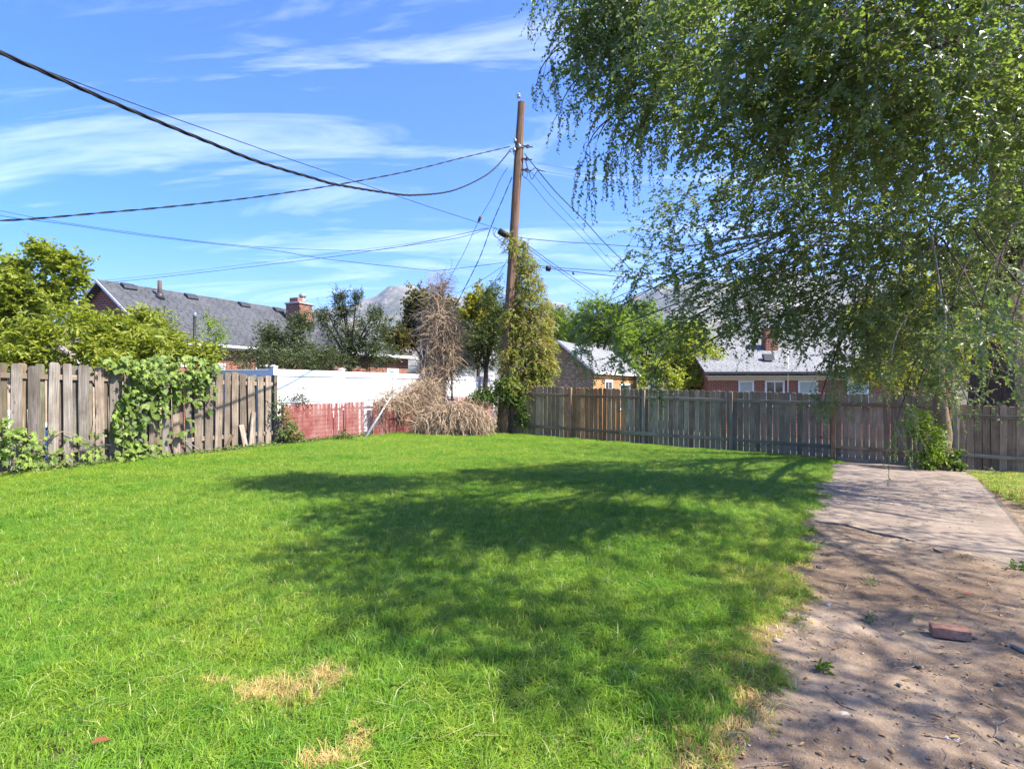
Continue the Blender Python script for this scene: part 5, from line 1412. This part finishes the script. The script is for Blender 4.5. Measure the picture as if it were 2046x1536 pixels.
# ---------------------------------------------------------------- climbing vine column and ivy by the pole
cv = P(1056, 768, 20.6)
VC = thing('climbing_vine', 'tall column of climbing vine with tan withered blossoms right of the pole', 'vine', (cv.x, cv.y, gz(cv.x, cv.y)))
B = np.array(VC.location)
C_ = Crown(); Cb = Crown()
for (px_, py_, rx, rz, n_, nb) in ((1040, 498, .16, .3, 34, 14), (1047, 530, .34, .35, 84, 34), (1053, 570, .5, .4, 130, 60), (1056, 610, .68, .45, 170, 90), (1056, 650, .84, .45, 200, 130), (1054, 690, .92, .5, 220, 170), (1054, 730, .92, .5, 220, 130), (1052, 770, .8, .5, 190, 70), (1058, 800, .5, .35, 60, 20), (1083, 735, .4, .6, 60, 60), (1024, 640, .4, .8, 80, 44), (1020, 490, .14, .35, 24, 8), (1018, 720, .22, .5, 34, 16), (1016, 770, .26, .4, 40, 8), (1021, 640, .14, .5, 16, 8)):
    c_ = np.array(P(px_, py_, 19.8 if px_ < 1022 else 20.4)) - B; n_ = int(n_ * 2.2); nb = int(nb * 2.8)
    o_, v_ = ell_points(c_, (rx, min(.6, rx), rz), n_, .45)
    C_.add(*strand_leaves(o_, unit(v_ * (1, 1, .2) + RNG.normal(size=v_.shape) * .4), .38, 1.4, 11, .09, .058, 6, jit=.4), stem_r=.004, every=2)
    o_, v_ = ell_points(c_, (rx * 1.04, min(.65, rx), rz), nb, .8)
    Cb.add(*strand_leaves(o_, unit(v_ * (1, 1, .2) + RNG.normal(size=v_.shape) * .4 + UP * .3), .24, .6, 16, .042, .030, 5, jit=.7))
C_.leaves('foliage', m_vinec, VC); Cb.leaves('blossoms', m_blos, VC)
link('stems', tubes_mesh('stems', C_.st + [(bez((0, 0, -.1), (.1, 0, 2), (-.1, 0, 4), np.array(P(1046, 490, 20.55)) - B, 14) + np.array([q_, 0, 0]), np.linspace(.05, .01, 14)) for q_ in (-.12, 0, .13)], 4), m_bark_dk, VC)
shrub('ivy_mound', 'dark green ivy mound hugging the foot of the utility pole', [(985, 785, 19.6, .4, .35, .35, 130), (965, 795, 19.7, .35, .3, .35, 100), (1010, 775, 19.7, .4, .3, .38, 110), (1030, 800, 19.8, .4, .3, .5, 120), (1035, 765, 19.9, .4, .35, .4, 80), (950, 790, 19.8, .25, .25, .35, 50), (1040, 830, 19.9, .35, .25, .3, 70)], m_ivy, .07, .045, L=.35, droop=1.1, M=10, cat='ivy', shape='ovate')

# ---------------------------------------------------------------- dead vine
def dead_tubes(blobs, B, L=.8, droop=1.2, r_=.0065, out=.5):
    tb = []
    for (px_, py_, d_, rx, ry, rz, n_) in blobs:
        n_ = int(n_ * 1.9)
        o_, v_ = ell_points(np.array(P(px_, py_, d_)) - B, (rx, ry, rz), n_, .55)
        pts, *_ = strands(o_, unit(v_ * (out, out, .2) + RNG.normal(size=v_.shape) * .7 + UP * .2), L * RNG.uniform(.4, 1.3, n_), droop, 2, 8, 1.1)
        q = np.linspace(1.2, .5, 9) * r_
        tb += [(p_, q * f_) for p_, f_ in zip(pts, .5 + 2.2 * RNG.random(n_) ** 3)]
    return tb
DVs = on_line(872, LP(0, .25), LD); dvp = LP(DVs, .25); DVD = dvp[1]
DV = thing('dead_vine', 'tall tangle of dry tan dead vine over the white fence', 'vine', (dvp[0], dvp[1], gz(*dvp)))
B = np.array(DV.location)
dq = DVD
def ldep(px_, off): A_ = LP(0, off); return A_[1] + LD[1] * on_line(px_, A_, LD)
tb = dead_tubes([(876, 590, dq, .28, .3, .4, 90), (872, 640, dq, .50, .4, .5, 250), (882, 690, dq, .56, .45, .5, 300), (870, 740, dq, .60, .45, .5, 300), (845, 782, ldep(845, .4), .55, .35, .38, 230), (812, 800, ldep(812, .4), .36, .22, .34, 130), (778, 802, ldep(778, .4), .24, .15, .34, 55), (755, 796, ldep(755, .4), .14, .12, .3, 20), (852, 835, ldep(852, .4), .5, .3, .35, 180), (893, 660, dq, .46, .4, .5, 180), (900, 725, dq, .4, .35, .7, 150)], B)
tb += dead_tubes([(885, 553, dq, .32, .3, .2, 55), (880, 575, dq, .35, .3, .3, 60)], B, .55, .2, .004, 1.0)
for q in range(24):
    a_ = np.array(P(RNG.uniform(845, 895), 872, dq)) - B; b_ = np.array(P(RNG.uniform(850, 900), RNG.uniform(590, 680), dq)) - B
    tb.append((bez(a_, a_ + RNG.normal(size=3) * .4 + UP, b_ + RNG.normal(size=3) * .4 - UP * .6, b_, 12), np.linspace(.030, .010, 12)))
link('stems', tubes_mesh('stems', tb, 3), m_dead, DV)
DMs = on_line(905, LP(0, 1.0), LD); dmp = LP(DMs, 1.0)
DM = thing('dead_vine_mound', 'low rounded mound of dry dead vine heaped on the chain link by the pole', 'vine', (dmp[0], dmp[1], gz(*dmp)))
B = np.array(DM.location); dm = dmp[1]
tb = dead_tubes([(850, 848, 18.4, .3, .3, .42, 200), (880, 840, 18.5, .4, .36, .52, 380), (910, 838, 18.6, .42, .36, .54, 400), (938, 838, 18.7, .42, .36, .54, 380), (958, 842, 18.8, .26, .3, .48, 190)], B, .6, 2.4, .007, .7)
link('stems', tubes_mesh('stems', tb, 3), m_dead, DM)

# ---------------------------------------------------------------- grape vines on the left fence: leaves one by one
def lobed_leaf(name, seed):
    r = random.Random(seed)
    ang = [-100, -70, -45, -15, 10, 38, 60, 90]
    rad = [.30, .56, .36, .68, .34, .86, .46, 1.0]
    pts = [(0, 0, 0)]
    right = [(math.cos(R(a)) * q * r.uniform(.9, 1.1), math.sin(R(a)) * q * r.uniform(.92, 1.08)) for a, q in zip(ang[:-1], rad[:-1])]
    out = right + [(0, 1.0)] + [(-x * r.uniform(.92, 1.08), y) for x, y in right[::-1]]
    vs = [(0, .18, 0)] + [(x * .62, y * .62 + .2, -.10 * abs(x) - .06 * max(0, y) ** 2 + r.uniform(-.03, .03)) for x, y in out]
    k = len(vs)
    me_ = MB().add(vs, [(0, i, i + 1) for i in range(1, k - 1)]).mesh(name)
    return me_
grape_me = [lobed_leaf('leaf', i) for i in range(4)]
m_grape_o = leaf_mat_obj('grape_leaf_single', (.08, .135, .02), (.22, .29, .05), .36)
for m in grape_me: m.materials.append(m_grape_o)
def grape_vine(label, blobs, n_obj, runners, name='grape_vine'):
    """blobs on the fence plane: (px, py, rx px, ry px, thickness m, leaves)"""
    s0 = on_line(blobs[0][0], LP(0, .1), LD); b_ = LP(s0, .15)
    T = thing(name, label, 'vine', (b_[0], b_[1], gz(*b_)), 0, None)
    B = Vector(T.location)
    spots = []
    for (px_, py_, rx, ry, th, n_) in blobs:
        for _ in range(n_):
            a_ = random.uniform(0, 6.283); q = math.sqrt(random.random())
            x_ = px_ + rx * q * math.cos(a_); y_ = py_ + ry * q * math.sin(a_)
            off = .07 + abs(random.gauss(0, 1)) * th
            A = LP(0, off); s_ = on_line(x_, A, LD); d_ = A[1] + LD[1] * s_
            p_ = P(x_, y_, d_)
            p_.z = max(p_.z, gz(p_.x, p_.y) + .03)
            spots.append((p_, off))
    spots.sort(key=lambda q: -q[1])
    rest = []
    for i, (p_, off) in enumerate(spots):
        # blade faces out of the fence and up, tip hanging
        nm = Vector((LN[0], LN[1], .55)) + Vector((random.gauss(0, .45), random.gauss(0, .45), random.gauss(0, .3)))
        nm.normalize()
        tip = Vector((random.gauss(0, .6), random.gauss(0, .6), -1.0)); tip = (tip - nm * tip.dot(nm)).normalized()
        sz = .045 + .11 * random.random() ** 1.2
        if i < n_obj:
            o = bpy.data.objects.new('leaf', grape_me[i % 4]); COL.objects.link(o); o.parent = T
            x_ = tip.cross(nm)
            M = Matrix((x_ * sz, tip * sz, nm * sz)).transposed().to_4x4(); M.translation = p_ - B
            o.matrix_local = M
        else: rest.append((p_ - B, tip, nm, sz * 1.15))
    if rest:
        stuff(link('foliage', leaves_mesh('foliage', [q[0] for q in rest], [q[1] for q in rest], [q[2] for q in rest], [q[3] for q in rest], [q[3] * .95 for q in rest], RNG.random(len(rest)) * .9, 'ovate'), m_grape, T))
    tb = []
    for (pts, off) in runners:
        W = []
        for (x_, y_) in pts:
            o_ = off + random.uniform(-.02, .05); A = LP(0, o_); s_ = on_line(x_, A, LD); W.append(P(x_, y_, A[1] + LD[1] * s_) - B)
        c_ = np.array(spline(W, 6)); tb.append((c_, np.linspace(.011, .004, len(c_))))
    link('stem', tubes_mesh('stem', tb, 5), m_twig_pale, T)
grape_vine('thick grape vine spilling over the middle of the left fence', [(345, 738, 95, 30, .22, 340), (300, 790, 60, 45, .09, 170), (390, 775, 46, 34, .08, 75), (255, 850, 34, 52, .10, 140), (285, 915, 58, 32, .16, 170), (350, 922, 55, 18, .13, 70), (240, 722, 45, 16, .10, 40), (330, 850, 60, 36, .03, 22), (410, 800, 20, 22, .03, 8)], 300,
           [([(250, 940), (262, 880), (255, 800), (275, 745), (330, 725)], .1), ([(300, 935), (290, 860), (310, 790), (380, 750), (440, 745)], .1), ([(360, 800), (410, 800), (432, 820)], .09), ([(370, 880), (400, 900), (405, 910)], .09)])
grape_vine('low grape vine with large leaves at the bottom left corner of the fence', [(35, 892, 46, 40, .15, 105), (95, 912, 45, 28, .12, 50), (5, 868, 28, 42, .12, 50), (110, 866, 22, 16, .06, 10), (170, 922, 40, 24, .10, 34), (195, 890, 26, 34, .06, 18), (60, 935, 60, 14, .15, 40), (152, 868, 14, 14, .05, 5)], 300,
           [([(0, 880), (40, 870), (90, 880), (125, 862), (170, 878), (235, 892)], .1), ([(20, 945), (30, 900), (10, 860)], .12), ([(190, 940), (185, 890), (192, 830), (196, 805)], .07)])

# ---------------------------------------------------------------- weeds and small plants
def lshrub(name, label, blobs, mat, ll, lw, group=None, L=.22, M=7, droop=.8, cat='weed', shape='ovate', upw=.6):
    lob = []
    for (px_, py_, off, rx, rz, n_) in blobs:
        A = LP(0, off); s_ = on_line(px_, A, LD); lob.append((px_, py_, A[1] + LD[1] * s_, rx, rx * .7, rz, n_))
    return shrub(name, label, lob, mat, ll, lw, group, cat, L=L, M=M, droop=droop, shape=shape, upw=upw)
lshrub('bramble', 'leafy climber at the end of the wooden fence beside red slats', [(568, 850, .28, .22, .42, 60), (562, 810, .28, .15, .3, 26), (575, 880, .3, .25, .18, 34)], m_weed, .065, .045, L=.3)
lshrub('wild_rose', 'thin reddish leggy bush sprouting above red slats', [(604, 790, .05, .12, .35, 26), (595, 806, .06, .3, .12, 22), (612, 800, .05, .18, .2, 16)], m_rust, .045, .03, L=.3, upw=1.2, cat='bush')
lshrub('nightshade_clump', 'round dark green weed clump before the red slats', [(682, 874, .55, .28, .2, 60), (715, 884, .5, .2, .1, 24)], m_green, .065, .045)
lshrub('bindweed_sprig', 'small weed climbing the red slats at the ground', [(598, 880, .3, .08, .25, 18)], m_weed, .055, .04)
# pale low plants along the foot of the left fence: too many to count
pl, pa, pn, pw = [], [], [], []
for i in range(2600):
    s_ = random.uniform(on_line(425, LA, LD), on_line(725, LA, LD)); dens = .35 + .65 * abs(math.sin(s_ * 2.1 + 1))
    if random.random() > dens: continue
    off = .12 + abs(random.gauss(0, .17)); x_, y_ = LP(s_, off); z_ = gz(x_, y_) + random.uniform(.02, .17) * math.exp(-off * 1.5)
    pl.append((x_, y_, z_)); pa.append((random.gauss(0, 1), random.gauss(0, 1), random.uniform(-.2, .4))); pn.append((random.gauss(0, .4), random.gauss(0, .4), 1)); pw.append(random.uniform(.04, .085))
for i in range(900):
    s_ = random.uniform(on_line(-100, LA, LD), on_line(440, LA, LD)); off = .1 + abs(random.gauss(0, .12)); x_, y_ = LP(s_, off)
    pl.append((x_, y_, gz(x_, y_) + random.uniform(.02, .12))); pa.append((random.gauss(0, 1), random.gauss(0, 1), random.uniform(-.2, .4))); pn.append((random.gauss(0, .4), random.gauss(0, .4), 1)); pw.append(random.uniform(.04, .08))
pw = np.array(pw)
o = stuff(link('ground_cover', leaves_mesh('ground_cover', pl, pa, pn, pw, pw * .6, RNG.random(len(pl)) * .95, 'ovate'), m_weed))
o['label'] = 'pale low weeds along the foot of the left fence'
def sprig(label, px_, py_, h_, n_, ll, mat=m_weed, group='sprigs of weed in the dirt drive'):
    b_ = G(px_, py_)
    T = thing('weed_sprig', label, 'weed', b_, 0, group)
    o_ = np.zeros((n_, 3)) + np.c_[RNG.normal(size=(n_, 2)) * h_ * .25, np.full(n_, .005)]
    C_ = Crown(); C_.add(*strand_leaves(o_, np.c_[RNG.normal(size=(n_, 2)) * .7, np.ones(n_)], h_ * RNG.uniform(.6, 1.1, n_), .3, 8, ll, ll * .4, 5), stem_r=.0015)
    C_.leaves('foliage', mat, T, 'ovate'); link('stems', tubes_mesh('stems', C_.st, 3), m_twig_pale, T)
sprig('tallest scraggly weed in the middle of the dirt drive', 1740, 1168, .11, 9, .028)
sprig('low dark weed left of the brick', 1738, 1244, .09, 8, .026)
sprig('tiny round-leaved seedling near the edge of the dirt', 1643, 1340, .05, 6, .045, m_shrub)
sprig('small weed where the lawn meets the drive', 1636, 1088, .10, 6, .03)
sprig('weed tuft between the lawn edge and the low dark weed', 1605, 1240, .07, 6, .022)
sprig('broad-leaved weed at the right edge of the picture', 2040, 1146, .10, 8, .06)
sprig('leafy pale weed in the grass strip by the right fence', 2000, 952, .28, 9, .06)
sprig('young upright weed at the end of the concrete slab', 1956, 950, .22, 6, .05)
sprig('light green clover cluster in the sunny lawn', 510, 1258, .10, 7, .035, m_weed, None)
sprig('tiny green seedling beside the brick on the dirt', 1820, 1240, .05, 5, .02)

# scattered clover, dandelion rosettes and fallen leaves in the turf: too many to count
wl, wa, wn2, ww, wr = [], [], [], [], []
for q in range(150):
    y_ = 2.3 + 13 * random.random() ** 1.6; x_ = random.uniform(-.85 * y_, float(edge_at(y_)) - .2)
    if not in_poly(np.array([x_]), np.array([y_]), lawn_poly)[0]: continue
    rl = random.uniform(.018, .04); kk = random.randint(4, 9); hh = gz(x_, y_) + random.uniform(.045, .075)
    for i in range(kk):
        a_ = 6.283 * i / kk + random.uniform(-.3, .3)
        wl.append((x_ + math.cos(a_) * .012, y_ + math.sin(a_) * .012, hh)); wa.append((math.cos(a_), math.sin(a_), random.uniform(-.1, .35))); wn2.append((random.gauss(0, .2), random.gauss(0, .2), 1)); ww.append(rl * random.uniform(.7, 1.2)); wr.append(random.random())
ww = np.array(ww)
o = stuff(link('lawn_weeds', leaves_mesh('lawn_weeds', wl, wa, wn2, ww, ww * .55, np.array(wr), 'ovate'), m_shrub))
o['label'] = 'scattered broad-leaved weeds among the grass of the lawn'

# ================================================================= SMALL THINGS ON THE GROUND
n = NT('old_paver_brick')
v = n.obj()
c = n.ramp(n.noise(v, 12, 5, .7), [(.35, (.24, .11, .065)), (.6, (.34, .195, .135)), (.75, (.42, .29, .22))])
c = n.mix(n.math('MULTIPLY', n.ramp(n.noise(v, 60, 3), [(.55, 0.), (.7, 1.)]), .6), c, (.12, .06, .05))
m_paver = n.done(n.principled(c, .9, .15, normal=n.bump(n.noise(v, 70, 4), .5, .006)))
bb_ = G(1898, 1272)
me = MB().box(-.1, .1, -.046, .046, 0, .058).mesh('brick')
bm = bmesh.new(); bm.from_mesh(me); bmesh.ops.subdivide_edges(bm, edges=bm.edges[:], cuts=3, use_grid_fill=True)
for v_ in bm.verts:
    q_ = sum(1 for a_, l_ in ((abs(v_.co.x), .1), (abs(v_.co.y), .046), (abs(v_.co.z - .029), .029)) if a_ > l_ - .001)
    v_.co += Vector([mnoise.noise(v_.co * 25 + Vector((k_ * 7, 0, 3))) for k_ in range(3)]) * (.0025 if q_ < 2 else .004)
    if q_ >= 2: v_.co = (v_.co - Vector((0, 0, .031))) * .975 + Vector((0, 0, .031))
bm.to_mesh(me); bm.free()
o = link('loose_brick', me, m_paver, loc=(bb_.x, bb_.y, bb_.z + .004), rot=(.03, -.02, R(-24)))
tag(o, 'worn pinkish brick lying on the dirt drive', 'brick')

m_stone = plain_mat('grey_pebble', (.24, .19, .145), .9, .2, var=.2, scale=20)
m_stone_w = plain_mat('pale_stone', (.40, .34, .28), .9, .2, var=.12, scale=20)
m_stone_d = plain_mat('dark_stone', (.10, .085, .08), .9, .2, var=.2, scale=20)
import bmesh as _b
def stone_mesh(name, seed, flat=.6):
    bm = _b.new(); _b.ops.create_icosphere(bm, subdivisions=2, radius=1.0)
    for v_ in bm.verts:
        q_ = 1 + .6 * mnoise.noise(v_.co * 1.6 + Vector((seed * 9.1, 0, 0))) + .12 * mnoise.noise(v_.co * 3.5 + Vector((seed * 4.1, 2, 0)))
        v_.co = Vector((v_.co.x * q_ * 1.2, v_.co.y * q_, v_.co.z * q_ * flat))
    me_ = bpy.data.meshes.new(name); bm.to_mesh(me_); bm.free()
    return me_
for i, (px_, py_, r_, mt, lb) in enumerate([(1837, 1331, .022, m_stone, 'rounded grey stone in front of the brick'), (1798, 1368, .018, m_stone, 'small grey stone left of the rounded stone'), (1655, 1209, .030, m_stone_w, 'flat white stone chip on the dark dirt'),
        (1596, 1246, .024, m_stone_w, 'long pale stone chip near the lawn edge'), (1640, 1135, .045, m_stone_d, 'dark lump of soil beside the lawn edge'), (1578, 1372, .030, m_stone, 'flat grey shard at the edge of the straw turf'), (1912, 1480, .024, m_stone_w, 'bright pale stone low on the right dirt'),
        (1895, 1477, .018, m_stone_w, 'small pale stone beside the bright pale one'), (1626, 1442, .020, m_stone_d, 'dark chip on the sunny dirt'), (1552, 1280, .026, m_stone_w, 'pale pebble where the turf turns to straw'), (1945, 1277, .030, m_stone_d, 'dark clod behind the right end of the brick'),
        (1685, 1430, .028, m_stone_w, 'flat pale slab of stone half buried in the dirt'), (1745, 1448, .016, m_stone, 'little brown-grey pebble on the sunny dirt'), (1725, 1517, .020, m_stone, 'pebble at the bottom edge of the picture'), (2000, 1478, .022, m_stone, 'brownish pebble at the right of the sunny dirt'), (1997, 1367, .02, m_stone, 'grey pebble by the ashy patch on the right')]):
    b_ = G(px_, py_)
    o = link('stone', stone_mesh('stone', i, .45), mt, loc=(b_.x, b_.y, b_.z + r_ * .15 + .004), rot=(random.uniform(-.2, .2), random.uniform(-.2, .2), random.uniform(0, 6)), scale=(r_ * .8, r_ * .8, r_ * .7))
    tag(o, lb, 'stone', 'stones on the dirt drive')
rp = G(1000, 866)
o = link('field_stone', stone_mesh('field_stone', 77, .8), m_stone, loc=(rp.x + .0, rp.y - .35, rp.z + .12), scale=(.17, .17, .26))
tag(o, 'grey field stone at the foot of the utility pole', 'stone')
# gravel, crumbs and leaf litter: nobody could count them
V, F, off = [], [], 0
sm = stone_mesh('crumb', 3, .6)
T0 = np.array([v_.co for v_ in sm.vertices]); 
ico_v = np.array([(1, 0, 0), (-1, 0, 0), (0, 1, 0), (0, -1, 0), (0, 0, .7), (0, 0, -.7)], float); ico_f = np.array([(0, 2, 4), (2, 1, 4), (1, 3, 4), (3, 0, 4), (2, 0, 5), (1, 2, 5), (3, 1, 5), (0, 3, 5)])
NG = 6500
yy = 1.6 + 6.5 * RNG.random(NG) ** 1.8; xx = edge_at(yy) + .0 + RNG.random(NG) ** 1.1 * (np.maximum(.95 * yy + .4 - edge_at(yy), 1.0))
rr_ = .002 + .008 * RNG.random(NG) ** 5
vv = ico_v[None] * (1 + RNG.normal(size=(NG, 6, 1)) * .25) * rr_[:, None, None] * np.stack([np.ones(NG), RNG.uniform(.6, 1.3, NG), RNG.uniform(.4, .8, NG)], -1)[:, None]
an = RNG.random(NG) * 6.28; ca_, sa_ = np.cos(an)[:, None], np.sin(an)[:, None]
vx = vv[..., 0] * ca_ - vv[..., 1] * sa_; vy = vv[..., 0] * sa_ + vv[..., 1] * ca_
# sit on the dirt sheet
def dirt_z(x_, y_):
    i_ = np.clip(np.searchsorted(ty, y_) - 1, 0, len(ty) - 2)
    out_ = np.empty(len(x_))
    for k_ in range(len(x_)):
        r0 = D[i_[k_], :, 0]; out_[k_] = np.interp(x_[k_], r0, dz[i_[k_]])
    return out_
zz_ = dirt_z(xx, yy)
gv = np.stack([vx + xx[:, None], vy + yy[:, None], vv[..., 2] + (zz_ + rr_ * .25)[:, None]], -1).reshape(-1, 3)
gf = (ico_f[None] + (np.arange(NG) * 6)[:, None, None]).reshape(-1, 3)
n = NT('gravel_bits')
a = n.n('ShaderNodeAttribute', attribute_name='rnd').outputs['Fac']
m_grav = n.done(n.principled(n.ramp(a, [(0., (.09, .07, .06)), (.45, (.25, .205, .17)), (.8, (.30, .26, .22)), (1., (.45, .42, .38))]), .9, .2))
stuff(link('gravel', np_mesh('gravel', gv, [gf], attrs={'rnd': np.repeat(RNG.random(NG) ** 1.4, 6)}), m_grav))
NL = 800
yy = 2.0 + 9 * RNG.random(NL) ** 1.5; xx = edge_at(yy) - .05 + RNG.random(NL) ** 1.2 * (np.maximum(.95 * yy + .3 - edge_at(yy), 1.0))
inb = yy < 11; yy, xx = yy[inb], xx[inb]; NL = len(xx)
lz = np.maximum(dirt_z(xx, yy), ground(xx, yy) + np.where(yy > 6.3, .05, 0)) + .006
m_lit = leaf_mat('dry_leaf_litter', (.16, .09, .045), (.32, .20, .09), (.42, .36, .16), .1, .8)
stuff(link('leaf_litter', leaves_mesh('leaf_litter', np.stack([xx, yy, lz], -1), np.c_[RNG.normal(size=(NL, 2)), RNG.normal(size=NL) * .15], np.c_[RNG.normal(size=(NL, 2)) * .3, np.ones(NL)], RNG.uniform(.018, .045, NL), RNG.uniform(.009, .02, NL), RNG.random(NL), 'ovate'), m_lit))
# twigs lying on the dirt
tw = []
for i in range(60):
    y_ = 2.2 + 7 * random.random() ** 1.5; x_ = float(edge_at(y_)) + random.uniform(.05, max(.9, .9 * y_ - float(edge_at(y_)))); a_ = random.uniform(0, 6.28); l_ = random.uniform(.05, .28)
    z_ = float(max(dirt_z(np.array([x_]), np.array([y_]))[0], gz(x_, y_) + (.045 if y_ > 6.3 else 0))) + .006
    q_ = [(x_ + math.cos(a_ + random.uniform(-.2, .2)) * l_ * t_, y_ + math.sin(a_ + random.uniform(-.2, .2)) * l_ * t_, z_ + random.uniform(0, .008)) for t_ in np.linspace(0, 1, 5)]
    tw.append((q_, random.uniform(.001, .0028)))
stuff(link('twig_litter', tubes_mesh('twig_litter', tw, 4), m_twig_pale))
b0 = G(2012, 1297); b1 = G(2075, 1318)
o = link('fallen_branch', tubes_mesh('fallen_branch', [(np.array(spline([b0 + Vector((0, 0, .02)), b0.lerp(b1, .35) + Vector((0, .03, .03)), b0.lerp(b1, .7) + Vector((0, -.01, .02)), b1 + Vector((0, 0, .02))], 5)), np.linspace(.012, .018, 16))], 8), m_twig_pale)
tag(o, 'pale piece of fallen branch at the right edge', 'branch')
lf = G(182, 1520)
o = link('fallen_leaf', leaves_mesh('fallen_leaf', [(lf.x, lf.y, lf.z + .075)], [(1, .25, .1)], [(.2, -.3, 1)], .07, .03, np.array([.2]), 'ovate'), leaf_mat('rust_leaf', (.22, .075, .03), (.3, .12, .05), None, .2))
tag(o, 'rust brown fallen leaf on the lawn at the bottom left', 'leaf')
o = link('plastic_scrap', MB().add([(-.02, -.01, 0), (.02, -.006, .003), (.016, .01, .006), (-.012, .012, .002), (-.02, -.01, .002), (.02, -.006, .005), (.016, .01, .008), (-.012, .012, .004)], [(3, 2, 1, 0), (4, 5, 6, 7), (0, 1, 5, 4), (1, 2, 6, 5), (2, 3, 7, 6), (3, 0, 4, 7)]).mesh('plastic_scrap'),
         plain_mat('orange_plastic', (.65, .12, .06), .4, .4), loc=G(1935, 1193) + Vector((0, 0, .03)))
tag(o, 'small orange plastic scrap on the dirt behind the brick', 'scrap')
# white and blue bin glimpsed through the gap in the left fence
q_ = P(42, 850, 11.0)
BN_ = thing('storage_tub', 'white and blue tub glimpsed through the gap in the left fence', 'tub', (q_.x, q_.y, gz(q_.x, q_.y)), LEN_ANG)
MB().prism([(-.5, 0), (.5, 0), (.56, .62), (-.56, .62)], 'y', -.3, .3).build('tub_body', plain_mat('blue_plastic', (.03, .07, .22), .4, .4), BN_, bevel=.02)
MB().box(-.6, .6, -.34, .34, .621, .70).build('lid', m_trim, BN_, bevel=.02)
MB().box(-.3, .3, -.2, .2, .702, .98).build('white_box', m_trim, BN_, bevel=.02)

# ================================================================= AIR
n = NT('haze_air')
pvn = n.n('ShaderNodeVolumePrincipled')
pvn.inputs['Color'].default_value = (.80, .88, 1.0, 1); pvn.inputs['Density'].default_value = .00013; pvn.inputs['Anisotropy'].default_value = .2
n.l(pvn.outputs[0], n.out.inputs['Volume'])
hz = MB().box(-5600, 5600, -400, 5600, -30, 820).build('haze', n.m)
stuff(hz)
